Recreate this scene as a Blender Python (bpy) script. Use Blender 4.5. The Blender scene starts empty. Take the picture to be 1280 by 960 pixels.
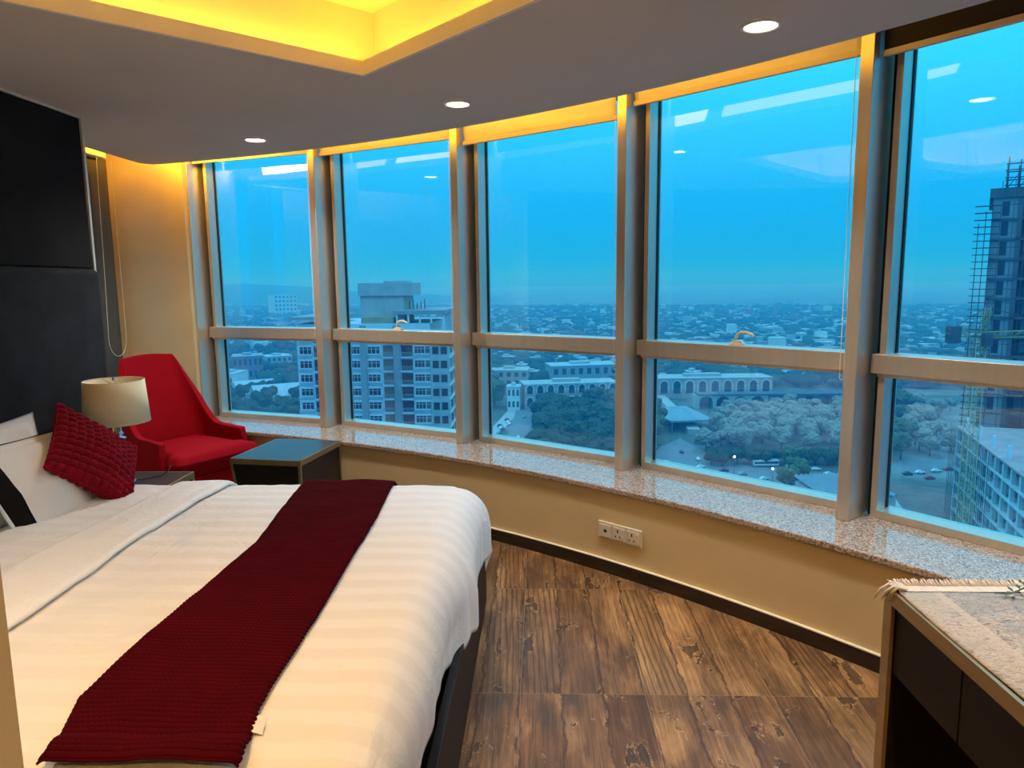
import bpy, bmesh, math, random
from math import sin, cos, pi, radians, sqrt, atan2, hypot
from mathutils import Vector, Matrix, noise

random.seed(7)
sc = bpy.context.scene
COL = sc.collection

# ------------------------------------------------------------------ camera
EYE = 1.55
F_PX = 892.3
PITCH, ROLL, YAW = radians(8.0425), radians(0.6505), radians(2.2863)
right = Vector((1, 0, 0)); fwd = Vector((0, cos(PITCH), -sin(PITCH))); down = fwd.cross(right)
rt = right * cos(ROLL) + down * sin(ROLL); dn = down * cos(ROLL) - right * sin(ROLL)
RZ = Matrix.Rotation(YAW, 3, 'Z')
rt, dn, fw = RZ @ rt, RZ @ dn, RZ @ fwd
EYE_P = Vector((0, 0, EYE))


def ray(px, py):
    return rt * ((px - 640) / F_PX) + dn * ((py - 480) / F_PX) + fw


def at(px, py, z):                      # measured point of the photograph on a level plane
    d = ray(px, py)
    return EYE_P + d * ((z - EYE) / d.z)


def at_y(px, py, y):
    d = ray(px, py)
    return EYE_P + d * (y / d.y)


cam_d = bpy.data.cameras.new('camera')
cam = bpy.data.objects.new('camera', cam_d)
COL.objects.link(cam)
cam_d.sensor_width = 36
cam_d.lens = F_PX / 1280 * 36
cam_d.clip_end = 40000
cam_d.clip_start = 0.02
mw = Matrix.Identity(4)
for i, v in enumerate((rt, -dn, -fw)):
    mw[0][i], mw[1][i], mw[2][i] = v
mw[2][3] = EYE
cam.matrix_world = mw
sc.camera = cam

sc.view_settings.view_transform = 'Standard'
sc.view_settings.look = 'None'
sc.view_settings.gamma = 1
sc.view_settings.use_curve_mapping = False
sc.view_settings.exposure = 0.0
sc.cycles.use_denoising = True
sc.cycles.volume_bounces = 0
sc.cycles.transparent_max_bounces = 16
sc.cycles.sample_clamp_indirect = 6


# ------------------------------------------------------------------ node helpers
class NT:
    def __init__(s, mat):
        s.t = mat.node_tree; s.n = s.t.nodes; s.l = s.t.links

    def new(s, typ, **kw):
        nd = s.n.new(typ)
        for k, v in kw.items():
            setattr(nd, k, v)
        return nd

    def put(s, nd, key, v):
        if hasattr(v, 'is_linked') and hasattr(v, 'node'):
            s.l.new(v, nd.inputs[key])
        else:
            nd.inputs[key].default_value = v

    def math(s, op, a, b=0.0, c=None):
        nd = s.new('ShaderNodeMath', operation=op)
        s.put(nd, 0, a); s.put(nd, 1, b)
        if c is not None:
            s.put(nd, 2, c)
        return nd.outputs[0]

    def coord(s, kind='Object'):
        return s.new('ShaderNodeTexCoord').outputs[kind]

    def mapping(s, v, scale=(1, 1, 1), loc=(0, 0, 0), rot=(0, 0, 0)):
        nd = s.new('ShaderNodeMapping')
        s.l.new(v, nd.inputs[0])
        nd.inputs['Scale'].default_value = scale
        nd.inputs['Location'].default_value = loc
        nd.inputs['Rotation'].default_value = rot
        return nd.outputs[0]

    def noise(s, v, scale, detail=3, rough=.5, dist=0):
        nd = s.new('ShaderNodeTexNoise')
        s.l.new(v, nd.inputs['Vector'])
        nd.inputs['Scale'].default_value = scale
        nd.inputs['Detail'].default_value = detail
        nd.inputs['Roughness'].default_value = rough
        nd.inputs['Distortion'].default_value = dist
        return nd.outputs[0]

    def ramp(s, f, stops, interp='LINEAR'):
        nd = s.new('ShaderNodeValToRGB')
        s.l.new(f, nd.inputs[0])
        cr = nd.color_ramp
        cr.interpolation = interp
        while len(cr.elements) < len(stops):
            cr.elements.new(0.5)
        for e, (p, c) in zip(cr.elements, stops):
            e.position = p
            e.color = (*c, 1) if len(c) == 3 else c
        return nd.outputs[0]

    def mix(s, f, a, b, blend='MIX'):
        nd = s.new('ShaderNodeMix', data_type='RGBA', blend_type=blend)
        s.put(nd, 0, f)
        for k, v in ((6, a), (7, b)):
            if isinstance(v, tuple):
                v = (*v, 1) if len(v) == 3 else v
            s.put(nd, k, v)
        return nd.outputs[2]

    def bump(s, h, strength=.3, dist=.01):
        nd = s.new('ShaderNodeBump')
        s.l.new(h, nd.inputs['Height'])
        nd.inputs['Strength'].default_value = strength
        nd.inputs['Distance'].default_value = dist
        return nd.outputs[0]

    def sep(s, v):
        nd = s.new('ShaderNodeSeparateXYZ')
        s.l.new(v, nd.inputs[0])
        return nd.outputs

    def comb(s, x, y, z):
        nd = s.new('ShaderNodeCombineXYZ')
        s.put(nd, 0, x); s.put(nd, 1, y); s.put(nd, 2, z)
        return nd.outputs[0]


def new_mat(name):
    m = bpy.data.materials.new(name)
    m.use_nodes = True
    return m, NT(m), m.node_tree.nodes['Principled BSDF']


def mat(name, col, rough=.5, metal=0.0, var=0.0, vscale=8.0, bump=0.0, bscale=60.0, bdist=.004, spec=None, sheen=0.0, stretch=(1, 1, 1)):
    """plain surface with a little procedural variation of its own colour and a grain"""
    m, t, p = new_mat(name)
    p.inputs['Roughness'].default_value = rough
    p.inputs['Metallic'].default_value = metal
    if spec is not None:
        p.inputs['Specular IOR Level'].default_value = spec
    if sheen:
        p.inputs['Sheen Weight'].default_value = sheen
        p.inputs['Sheen Roughness'].default_value = .4
        p.inputs['Sheen Tint'].default_value = (*[min(1, c * 1.5 + .1) for c in col], 1)
    co = t.mapping(t.coord(), stretch)
    if var:
        n = t.noise(co, vscale, 4, .6)
        a = tuple(max(0, c * (1 - var)) for c in col); b = tuple(min(1, c * (1 + var)) for c in col)
        t.l.new(t.ramp(n, [(.3, a), (.7, b)]), p.inputs['Base Color'])
    else:
        n = t.noise(co, vscale, 2)
        a = tuple(c * .98 for c in col); b = tuple(min(1, c * 1.02) for c in col)
        t.l.new(t.ramp(n, [(.3, a), (.7, b)]), p.inputs['Base Color'])
    if bump:
        t.l.new(t.bump(t.noise(co, bscale, 4, .6), bump, bdist), p.inputs['Normal'])
    return m


def emis(name, col, strength):
    m, t, p = new_mat(name)
    p.inputs['Base Color'].default_value = (*col, 1)
    p.inputs['Emission Color'].default_value = (*col, 1)
    p.inputs['Emission Strength'].default_value = strength
    return m


# ------------------------------------------------------------------ mesh helpers
class MB:
    def __init__(s):
        s.v = []; s.f = []; s.m = []; s.smooth = []

    def add(s, vs, fs, mi=0, smooth=False):
        b = len(s.v)
        s.v += [tuple(v) for v in vs]
        s.f += [tuple(b + i for i in f) for f in fs]
        s.m += [mi] * len(fs); s.smooth += [smooth] * len(fs)
        return s

    def box(s, x0, x1, y0, y1, z0, z1, fr=None, mi=0):
        """axis box, or a box in frame fr = (origin, u, n, w)"""
        vs = [(x, y, z) for z in (z0, z1) for y in (y0, y1) for x in (x0, x1)]
        if fr:
            o, u, n, w = fr
            vs = [o + u * a + n * b + w * c for a, b, c in vs]
        fs = [(0, 2, 3, 1), (4, 5, 7, 6), (0, 1, 5, 4), (2, 6, 7, 3), (0, 4, 6, 2), (1, 3, 7, 5)]
        if fr and fr[1].cross(fr[2]).dot(fr[3]) < 0:
            fs = [f[::-1] for f in fs]
        return s.add(vs, fs, mi)

    def prism(s, poly, z0, z1, mi=0):
        n = len(poly)
        vs = [(p[0], p[1], z0) for p in poly] + [(p[0], p[1], z1) for p in poly]
        fs = [(i, (i + 1) % n, n + (i + 1) % n, n + i) for i in range(n)]
        fs += [tuple(range(n - 1, -1, -1)), tuple(range(n, 2 * n))]
        return s.add(vs, fs, mi)

    def tube(s, pts, r, seg=8, mi=0, caps=True):
        pts = [Vector(p) for p in pts]
        rs = r if isinstance(r, (list, tuple)) else [r] * len(pts)
        vs = []
        for i, p in enumerate(pts):
            a = pts[max(0, i - 1)]; b = pts[min(len(pts) - 1, i + 1)]
            d = (b - a).normalized()
            up = Vector((0, 0, 1)) if abs(d.z) < .95 else Vector((1, 0, 0))
            e = d.cross(up).normalized(); g = e.cross(d)
            for k in range(seg):
                an = 2 * pi * k / seg
                vs.append(p + (e * cos(an) + g * sin(an)) * rs[i])
        fs = []
        for i in range(len(pts) - 1):
            for k in range(seg):
                k2 = (k + 1) % seg
                fs.append((i * seg + k, i * seg + k2, (i + 1) * seg + k2, (i + 1) * seg + k))
        if caps:
            fs.append(tuple(range(seg - 1, -1, -1)))
            fs.append(tuple((len(pts) - 1) * seg + k for k in range(seg)))
        return s.add(vs, fs, mi, True)

    def lathe(s, prof, c=(0, 0, 0), seg=32, mi=0):
        vs = []
        for r, z in prof:
            for k in range(seg):
                an = 2 * pi * k / seg
                vs.append((c[0] + r * cos(an), c[1] + r * sin(an), c[2] + z))
        fs = []
        for i in range(len(prof) - 1):
            for k in range(seg):
                k2 = (k + 1) % seg
                fs.append((i * seg + k, i * seg + k2, (i + 1) * seg + k2, (i + 1) * seg + k))
        return s.add(vs, fs, mi, True)

    def grid(s, nu, nv, fn, mi=0, smooth=True):
        vs = [fn(i / nu, j / nv) for i in range(nu + 1) for j in range(nv + 1)]
        fs = [(i * (nv + 1) + j, (i + 1) * (nv + 1) + j, (i + 1) * (nv + 1) + j + 1, i * (nv + 1) + j + 1) for i in range(nu) for j in range(nv)]
        return s.add(vs, fs, mi, smooth)

    def mesh(s, name):
        me = bpy.data.meshes.new(name)
        me.from_pydata(s.v, [], s.f)
        me.polygons.foreach_set('material_index', s.m)
        me.polygons.foreach_set('use_smooth', s.smooth)
        me.update()
        return me

    def build(s, name, mats, parent=None, **tags):
        me = s.mesh(name)
        for m in (mats if isinstance(mats, (list, tuple)) else [mats]):
            me.materials.append(m)
        o = bpy.data.objects.new(name, me)
        COL.objects.link(o)
        if parent is not None:
            o.parent = parent
            o.matrix_parent_inverse = parent_world(parent).inverted()
        for k, v in tags.items():
            o[k] = v
        return o


def parent_world(p):
    m = p.matrix_basis.copy()
    if p.parent is not None:
        m = parent_world(p.parent) @ p.matrix_parent_inverse @ m
    return m


def thing(name, label, cat, loc=(0, 0, 0), rotz=0.0, group=None):
    o = bpy.data.objects.new(name, None)
    COL.objects.link(o)
    o.location = loc
    o.rotation_euler = (0, 0, rotz)
    o.empty_display_size = .1
    o['label'] = label; o['category'] = cat
    if group:
        o['group'] = group
    o.matrix_basis = Matrix.Translation(Vector(loc)) @ Matrix.Rotation(rotz, 4, 'Z')
    return o


def local(parent, mb):
    """move a mesh written in a thing's own frame into the world frame (build() parents from there)"""
    m = parent_world(parent)
    mb.v = [tuple(m @ Vector(v)) for v in mb.v]
    return mb


def struct_root(name, label=None):
    o = bpy.data.objects.new(name, None)
    COL.objects.link(o)
    o['kind'] = 'structure'
    if label:
        o['label'] = label
    return o


def bevel(o, w=.004, seg=2):
    b = o.modifiers.new('bevel', 'BEVEL')
    b.width = w; b.segments = seg; b.limit_method = 'ANGLE'
    b.harden_normals = False
    return o


def solid(o, t, off=-1):
    b = o.modifiers.new('solid', 'SOLIDIFY')
    b.thickness = t; b.offset = off
    return o


def subd(o, n=1):
    b = o.modifiers.new('sub', 'SUBSURF')
    b.levels = n; b.render_levels = n
    return o


# ------------------------------------------------------------------ plan of the room
C0 = Vector((-4.942, -2.610))
R_M = 8.522            # front of the mullions
R_W = 8.233            # wall under the windows
R_S = 8.21             # front of the sill
R_C = 8.245            # edge of the dropped ceiling
A0, DA = 14.55, 8.25   # mullion 1 and the angle from mullion to mullion
Z_S = .48              # top of the sill
Z_C = 2.45             # dropped ceiling
Z_T = 2.80             # slab above


def pol(a, r):
    return C0 + Vector((sin(radians(a)), cos(radians(a)))) * r


def v3(p, z=0.0):
    return Vector((p[0], p[1], z))


def arc(r, a0, a1, n):
    return [pol(a0 + (a1 - a0) * i / n, r) for i in range(n + 1)]

# ------------------------------------------------------------------ materials of the room
def wood_tile_mat():
    m, t, p = new_mat('wood_look_floor_tile')
    co = t.coord()
    X, Y, _ = t.sep(co)
    TW, TL = .4738, .9405
    xs = t.math('DIVIDE', t.math('ADD', X, .082 + TW * 20), TW)
    ys = t.math('DIVIDE', t.math('SUBTRACT', Y, 2.531 - TL * 20), TL)
    xi = t.math('FLOOR', xs); yi = t.math('FLOOR', ys)
    # three boards printed in a tile, with wavering edges
    fx = t.math('SUBTRACT', xs, xi)
    wob = t.noise(t.mapping(co, (2.2, 1.0, 1)), 5.5, 5, .68)
    xb = t.math('ADD', t.math('MULTIPLY', fx, 3), t.math('MULTIPLY', t.math('SUBTRACT', wob, .5), .42))
    bi = t.math('FLOOR', xb)
    wn = t.new('ShaderNodeTexWhiteNoise', noise_dimensions='3D')
    t.l.new(t.comb(xi, yi, bi), wn.inputs['Vector'])
    rnd = wn.outputs['Value']
    off = t.comb(t.math('MULTIPLY', rnd, 13), t.math('MULTIPLY', rnd, 29), 0)
    va = t.new('ShaderNodeVectorMath', operation='ADD')
    t.l.new(co, va.inputs[0]); t.l.new(off, va.inputs[1])
    v = va.outputs[0]
    base = t.ramp(rnd, [(0, (.15, .070, .028)), (.22, (.32, .165, .066)), (.42, (.19, .098, .044)), (.62, (.48, .26, .105)), (.82, (.26, .130, .054)), (1, (.60, .34, .145))])
    # broad uneven staining
    st = t.noise(t.mapping(v, (1.6, .55, 1)), 3.4, 5, .62, .4)
    c = t.mix(t.ramp(st, [(.34, (.75, .75, .75)), (.58, (0, 0, 0))]), base, (.060, .034, .020))
    c = t.mix(t.ramp(st, [(.55, (0, 0, 0)), (.74, (.55, .55, .55))]), c, (.64, .39, .17))
    # fine grain along the boards
    g1 = t.noise(t.mapping(v, (1, .035, 1)), 75, 5, .7, .3)
    g2 = t.noise(t.mapping(v, (1, .02, 1)), 240, 3, .6)
    gm = t.ramp(g1, [(.30, (.42, .40, .38)), (.52, (.95, .95, .95)), (.70, (1.45, 1.42, 1.36))])
    c = t.mix(.85, c, gm, 'MULTIPLY')
    c = t.mix(t.ramp(g2, [(.53, (0, 0, 0)), (.66, (.5, .5, .5))]), c, (.030, .017, .010))
    # flame figure on a few boards
    fl_ = t.new('ShaderNodeTexWave', wave_type='RINGS', rings_direction='Z')
    t.l.new(t.mapping(v, (1, .13, 1)), fl_.inputs['Vector'])
    fl_.inputs['Scale'].default_value = 13; fl_.inputs['Distortion'].default_value = 3.5; fl_.inputs['Detail'].default_value = 2
    fw_ = t.ramp(fl_.outputs['Fac'], [(.1, (1, 1, 1)), (.38, (0, 0, 0))])
    c = t.mix(t.math('MULTIPLY', t.math('MULTIPLY', fw_, t.math('GREATER_THAN', rnd, .74)), .6), c, (.075, .040, .018))
    # ragged bark: dark pockets with a bright broken rim
    kn = t.noise(t.mapping(v, (1.25, .62, 1)), 5.0, 6, .66, .5)
    kf = t.ramp(kn, [(.605, (0, 0, 0)), (.635, (1, 1, 1))])
    c = t.mix(t.math('MULTIPLY', kf, .66), c, (.042, .026, .018))
    ke = t.ramp(kn, [(.588, (0, 0, 0)), (.600, (1, 1, 1)), (.612, (0, 0, 0))])
    brk = t.ramp(t.noise(co, 30, 3, .7), [(.45, (0, 0, 0)), (.6, (1, 1, 1))])
    c = t.mix(t.math('MULTIPLY', t.math('MULTIPLY', ke, brk), .75), c, (.58, .40, .20))
    kd = t.ramp(kn, [(.612, (0, 0, 0)), (.622, (1, 1, 1)), (.634, (0, 0, 0))])
    c = t.mix(t.math('MULTIPLY', kd, .8), c, (.016, .010, .007))
    # board joints and tile seams
    fb = t.math('ABSOLUTE', t.math('SUBTRACT', t.math('FRACT', xb), .5))
    c = t.mix(t.ramp(fb, [(.455, (0, 0, 0)), (.497, (.75, .75, .75))]), c, (.030, .017, .010))
    sx = t.math('GREATER_THAN', t.math('ABSOLUTE', t.math('SUBTRACT', fx, .5)), .5 - .0032)
    sy = t.math('GREATER_THAN', t.math('ABSOLUTE', t.math('SUBTRACT', t.math('FRACT', ys), .5)), .5 - .0013)
    seam = t.math('MAXIMUM', sx, sy)
    c = t.mix(t.math('MULTIPLY', seam, .6), c, (.34, .23, .13))
    t.l.new(c, p.inputs['Base Color'])
    t.l.new(t.math('ADD', t.math('MULTIPLY', g1, .25), .30), p.inputs['Roughness'])
    p.inputs['Specular IOR Level'].default_value = .3
    h = t.math('SUBTRACT', t.math('ADD', g1, t.math('MULTIPLY', kf, -.6)), t.math('MULTIPLY', seam, 1.5))
    t.l.new(t.bump(h, .4, .002), p.inputs['Normal'])
    return m


def granite_mat():
    m, t, p = new_mat('polished_speckled_granite')
    co = t.coord()
    n1 = t.noise(co, 120, 3, .7)
    n2 = t.noise(co, 260, 2, .6)
    vo = t.new('ShaderNodeTexVoronoi'); t.l.new(co, vo.inputs['Vector']); vo.inputs['Scale'].default_value = 170
    s = t.sep(vo.outputs['Color'])
    c = t.ramp(s[0], [(0, (.06, .035, .025)), (.16, (.10, .055, .035)), (.22, (.42, .28, .19)), (.55, (.58, .46, .36)), (.8, (.66, .60, .54)), (1, (.30, .20, .14))], 'CONSTANT')
    c = t.mix(t.math('MULTIPLY', n1, .6), c, (.52, .40, .30))
    c = t.mix(t.math('MULTIPLY', t.math('GREATER_THAN', n2, .6), .7), c, (.05, .035, .03))
    t.l.new(c, p.inputs['Base Color'])
    p.inputs['Roughness'].default_value = .10
    p.inputs['Specular IOR Level'].default_value = .8
    t.l.new(t.bump(n2, .05, .001), p.inputs['Normal'])
    return m


def glass_mat(name, tint, ior=1.5):
    m, t, p = new_mat(name)
    t.n.remove(p)
    out = [n for n in t.n if n.type == 'OUTPUT_MATERIAL'][0]
    tr = t.new('ShaderNodeBsdfTransparent'); tr.inputs[0].default_value = (*tint, 1)
    gl = t.new('ShaderNodeBsdfGlossy'); gl.inputs['Roughness'].default_value = 0.0
    gl.inputs['Color'].default_value = (1, 1, 1, 1)
    lw = t.new('ShaderNodeLayerWeight'); lw.inputs[0].default_value = .5
    f5 = t.math('ADD', t.math('MULTIPLY', t.math('POWER', lw.outputs['Facing'], 5.0), .95), .04)
    mx = t.new('ShaderNodeMixShader')
    t.l.new(f5, mx.inputs[0]); t.l.new(tr.outputs[0], mx.inputs[1]); t.l.new(gl.outputs[0], mx.inputs[2])
    t.l.new(mx.outputs[0], out.inputs[0])
    return m


M = {}
M['floor'] = wood_tile_mat()
M['granite'] = granite_mat()
M['wall'] = mat('beige_wall_paint', (.68, .52, .27), .75, var=.04, vscale=3, bump=.08, bscale=180, bdist=.001)
M['ceiling'] = mat('taupe_ceiling_paint', (.60, .545, .50), .85, var=.03, vscale=2, bump=.05, bscale=150, bdist=.001)
M['white_paint'] = mat('white_ceiling_paint', (.80, .76, .68), .8, var=.02, vscale=3)
M['alum'] = mat('champagne_aluminium', (.70, .63, .52), .38, .80, var=.04, vscale=30, stretch=(1, 1, .05))
M['dark_gasket'] = mat('black_window_gasket', (.012, .011, .010), .6)
M['glass'] = glass_mat('blue_tinted_window_glass', (.70, .91, 1.0))
M['skirting'] = mat('dark_wood_look_skirting', (.032, .019, .012), .4, var=.45, vscale=14, stretch=(.4, .4, 3))
M['skirting_lit_top'] = mat('cream_painted_light_edge', (.92, .84, .62), .5)
M['blind'] = mat('cream_blind_fabric', (.74, .68, .54), .8, var=.04, vscale=5, bump=.15, bscale=500, bdist=.0008)
M['blind_unlit_gap'] = mat('blind_fabric_painted_unlit', (.016, .014, .013), .85, bump=.15, bscale=500, bdist=.0008)
M['blind_grey'] = mat('grey_blind_fabric', (.075, .070, .060), .8, bump=.15, bscale=500, bdist=.0008)
M['blind_bar'] = mat('cream_blind_bar', (.70, .58, .40), .45)
M['cord'] = mat('cream_bead_cord', (.75, .70, .58), .5)
M['plastic'] = mat('ivory_plastic', (.74, .66, .50), .35)
M['plastic_dark'] = mat('dark_socket_hole', (.02, .018, .015), .5)
M['velvet_black'] = mat('black_velvet_panel', (.012, .011, .012), .9, var=.35, vscale=4, bump=.12, bscale=300, bdist=.001, sheen=.05, spec=.2)
M['velvet_slate'] = mat('slate_velvet_headboard', (.011, .0125, .016), .9, var=.5, vscale=5, bump=.2, bscale=220, bdist=.0015, sheen=.08, spec=.25)
M['strip'] = mat('pale_metal_strip', (.80, .74, .60), .3, .4)
M['gold'] = mat('brushed_gold_trim', (.50, .37, .19), .36, .75, var=.12, vscale=40, stretch=(1, .1, 1))
M['dark_wood'] = mat('black_brown_veneer', (.011, .007, .005), .5, spec=.25, var=.35, vscale=12, stretch=(3, .3, 3), bump=.08, bscale=90, bdist=.001)
M['black_lacquer'] = mat('black_lacquer', (.010, .009, .009), .42, var=.1)

# ------------------------------------------------------------------ floor
floor_poly = [(-3.45, -2.85), (2.80, -2.85), (2.80, 1.0)] + [tuple(p) for p in arc(R_W + .10, 63.5, 15.0, 40)] + [(-3.45, 5.65)]
fl = MB(); fl.prism(floor_poly, -.12, 0)
o = fl.build('floor', M['floor'], kind='structure')

# ------------------------------------------------------------------ walls
A_M = [14.81, 22.78, 31.05, 39.20, 47.57, 55.82, 64.05]


def arc_slab(mb, r0, r1, z0, z1, a0, a1, n=56, mi=0):
    vs = []
    for i in range(n + 1):
        a = a0 + (a1 - a0) * i / n
        p, q = pol(a, r0), pol(a, r1)
        vs += [(p.x, p.y, z0), (q.x, q.y, z0), (q.x, q.y, z1), (p.x, p.y, z1)]
    fs = []
    for i in range(n):
        b, c = 4 * i, 4 * i + 4
        for k in range(4):
            k2 = (k + 1) % 4
            fs.append((b + k, c + k, c + k2, b + k2))
    fs += [(3, 2, 1, 0), (4 * n, 4 * n + 1, 4 * n + 2, 4 * n + 3)]
    mb.add(vs, fs, mi)
    return mb


wf = struct_root('wall_front')
arc_slab(MB(), R_W, R_W + .55, 0, Z_S - .034, 13.0, 64.3).build('wall_panel', M['wall'], wf)
arc_slab(MB(), R_M + .02, R_M + .35, 2.64, Z_T, 13.0, 64.3).build('wall_head', M['white_paint'], wf)

sill = arc_slab(MB(), R_S, R_M + .17, Z_S - .03, Z_S, 14.2, 64.3).build('trim_1', M['granite'], kind='structure')
bevel(sill, .006)
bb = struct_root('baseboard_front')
arc_slab(MB(), R_W - .014, R_W + .01, 0, .071, 13.2, 64.2).build('skirting_board', M['skirting'], bb)
arc_slab(MB(), R_W - .016, R_W + .01, .071, .076, 13.2, 64.2).build('lit_edge_strip', M['skirting_lit_top'], bb)  # cream colour paints in the lamplight caught on the skirting's top ledge

MB().box(-3.46, -2.752, 5.575, 5.86, 0, Z_T).build('wall_far', M['wall'], kind='structure')
wr = MB().box(2.72, 2.84, -2.85, 1.14, 0, Z_T).build('wall_right', M['wall'], kind='structure')
MB().box(-3.46, 2.84, -2.97, -2.85, 0, Z_T).build('wall_back', M['wall'], kind='structure')
wl = struct_root('wall_left')
MB().box(-2.93, -2.462, -2.85, 3.862, 0, Z_T).build('wall_panel', M['wall'], wl)
MB().box(-3.52, -3.42, 3.7, 5.60, 0, .55).build('wall_panel', M['wall'], wl)
MB().box(-3.52, -3.42, 3.7, 4.62, .55, 2.62).build('wall_panel', M['wall'], wl)
MB().box(-3.52, -3.42, 3.7, 5.60, 2.62, Z_T).build('wall_head', M['wall'], wl)
MB().box(-3.52, -2.93, 3.60, 3.70, 0, Z_T).build('wall_panel', M['wall'], wl)
# the partition beside the camera whose edge shows at the far left of the view
MB().box(-2.38, -.470, .455, .575, 0, Z_C - .002).build('wall_near', M['wall'], kind='structure')

# ------------------------------------------------------------------ ceiling
K = Vector((-.759, 3.238))
E1 = Vector((-.72, -.694)).normalized(); E2 = Vector((-E1.y, E1.x))
if E2.x < 0:
    E2 = -E2
L1, L2 = 2.0, 2.3


def coffer_loop(off):
    d = (-(E1 + E2)) * off
    return [K + d, K + E1 * (L1) + (E1 - E2) * off, K + E1 * L1 + E2 * L2 + (E1 + E2) * off, K + E2 * L2 + (E2 - E1) * off]


outer = [Vector((-2.925, -2.84)), Vector((2.70, -2.84)), Vector((2.70, .8))] + arc(R_C, 62.5, 14.6, 60) + [Vector((-2.925, 5.293))]
inner = coffer_loop(0)


def plate_with_hole(outer, inner, z):
    bm = bmesh.new()
    edges = []
    for loop in (outer, inner):
        vs = [bm.verts.new((p[0], p[1], z)) for p in loop]
        for i in range(len(vs)):
            edges.append(bm.edges.new((vs[i], vs[(i + 1) % len(vs)])))
    bmesh.ops.triangle_fill(bm, use_beauty=True, use_dissolve=False, edges=edges)
    bm.verts.index_update()
    vs = [tuple(v.co) for v in bm.verts]
    fs = [tuple(v.index for v in f.verts) for f in bm.faces]
    bm.free()
    return vs, fs


def ring_wall(mb, loop, z0, z1, mi=0):
    n = len(loop)
    vs = [(p[0], p[1], z0) for p in loop] + [(p[0], p[1], z1) for p in loop]
    mb.add(vs, [(i, (i + 1) % n, n + (i + 1) % n, n + i) for i in range(n)], mi)


cl = struct_root('ceiling')
mb = MB()
for z in (Z_C, Z_C + .05):
    vs, fs = plate_with_hole(outer, inner, z)
    mb.add(vs, fs)
ring_wall(mb, outer, Z_C, Z_C + .05); ring_wall(mb, inner, Z_C, Z_C + .05)
mb.build('dropped_panel', M['ceiling'], cl)
mb = MB()
ring_wall(mb, coffer_loop(.15), Z_C + .05, Z_T - .02)
q = coffer_loop(.15)
mb.add([v3(p, Z_T - .02) for p in q], [(0, 1, 2, 3)])
mb.build('coffer', M['white_paint'], cl)
mb = MB()
for i, lp in enumerate([inner]):
    # light painted lip that edges the coffer
    n = 4
    o_, i_ = coffer_loop(0.004), coffer_loop(-.012)
    vs = [v3(p, Z_C - .002) for p in o_] + [v3(p, Z_C - .002) for p in i_] + [v3(p, Z_C + .058) for p in i_] + [v3(p, Z_C + .058) for p in o_]
    for a, b in ((0, 4), (4, 8), (8, 12)):
        for k in range(4):
            k2 = (k + 1) % 4
            mb.f.append((a + k, a + k2, b + k2, b + k)); mb.m.append(0); mb.smooth.append(False)
    mb.v += [tuple(v) for v in vs]
mb.build('coffer_lip', M['white_paint'], cl)
MB().prism([(-3.52, -2.97), (2.84, -2.97), (2.84, 1.3)] + [tuple(p) for p in arc(R_M + .40, 63.5, 13.5, 30)] + [(-3.52, 6.2)], Z_T, Z_T + .15).build('slab', M['white_paint'], cl)


# ------------------------------------------------------------------ windows
def frame_of(k):
    p0, p1 = pol(A_M[k], R_M), pol(A_M[k + 1], R_M)
    u = (p1 - p0); W = u.length; u = u / W
    n = Vector((-u.y, u.x))
    if n.dot(p0 - C0) < 0:
        n = -n
    return (v3(p0), v3(u), v3(n), Vector((0, 0, 1))), W


FRAMES = [frame_of(k) for k in range(6)]
for k in range(6):
    fr, W = FRAMES[k]
    w = struct_root('window_%d' % (k + 1))
    mb = MB()
    a, b = .05, .078
    mb.box(a, b, .148, .262, Z_S, 2.64, fr)
    mb.box(W - b, W - a, .148, .262, Z_S, 2.64, fr)
    mb.box(b, W - b, .148, .262, Z_S + .001, Z_S + .036, fr)
    mb.box(b, W - b, .148, .262, 2.58, 2.64, fr)
    mb.build('window_frame', M['alum'], w)
    mb = MB()
    mb.box(.026, a, .172, .262, Z_S, 2.64, fr); mb.box(W - a, W - .026, .172, .262, Z_S, 2.64, fr)
    mb.box(b - .001, b + .004, .226, .246, Z_S + .036, 2.58, fr); mb.box(W - b - .004, W - b + .001, .226, .246, Z_S + .036, 2.58, fr)
    mb.build('gasket', M['dark_gasket'], w)
    tr = MB().box(.0286, W - .0286, .118, .262, 1.139, 1.224, fr).box(.05, W - .05, .130, .262, 1.1235, 1.139, fr)
    bevel(tr.build('transom', M['alum'], w), .003)
    for z0, z1 in ((Z_S + .036, 1.1235), (1.224, 2.58)):
        MB().box(b, W - b, .233, .239, z0, z1, fr).build('pane', M['glass'], w)
# mullions
for k, a in enumerate(A_M):
    p = pol(a, R_M); d = Vector((sin(radians(a)), cos(radians(a))))
    fr = (v3(p), Vector((d.y, -d.x, 0)), v3(d), Vector((0, 0, 1)))
    mu = MB().box(-.0285, .0285, 0 if k else -.0, .262, Z_S, 2.72, fr).build('trim_%d' % (k + 2), M['alum'], kind='structure')
    bevel(mu, .003)

# side window in the nook at the left, half behind its blind
w7 = struct_root('window_7')
mb = MB()
mb.box(-3.47, -3.40, 4.62, 4.70, .55, 2.62); mb.box(-3.47, -3.40, 5.32, 5.40, .55, 2.62)
mb.box(-3.47, -3.40, 4.7, 5.32, .55, .61); mb.box(-3.47, -3.40, 4.7, 5.32, 2.54, 2.62)
mb.build('window_frame', M['alum'], w7)
MB().box(-3.47, -3.36, 4.7, 5.40, 1.14, 1.225).build('transom', M['alum'], w7)
for z0, z1 in ((.61, 1.14), (1.225, 2.54)):
    MB().box(-3.442, -3.436, 4.7, 5.32, z0, z1).build('pane', M['glass'], w7)
MB().box(-3.52, -3.42, 5.40, 5.6, .55, 2.62).build('wall_pier', M['wall'], wl)

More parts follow.
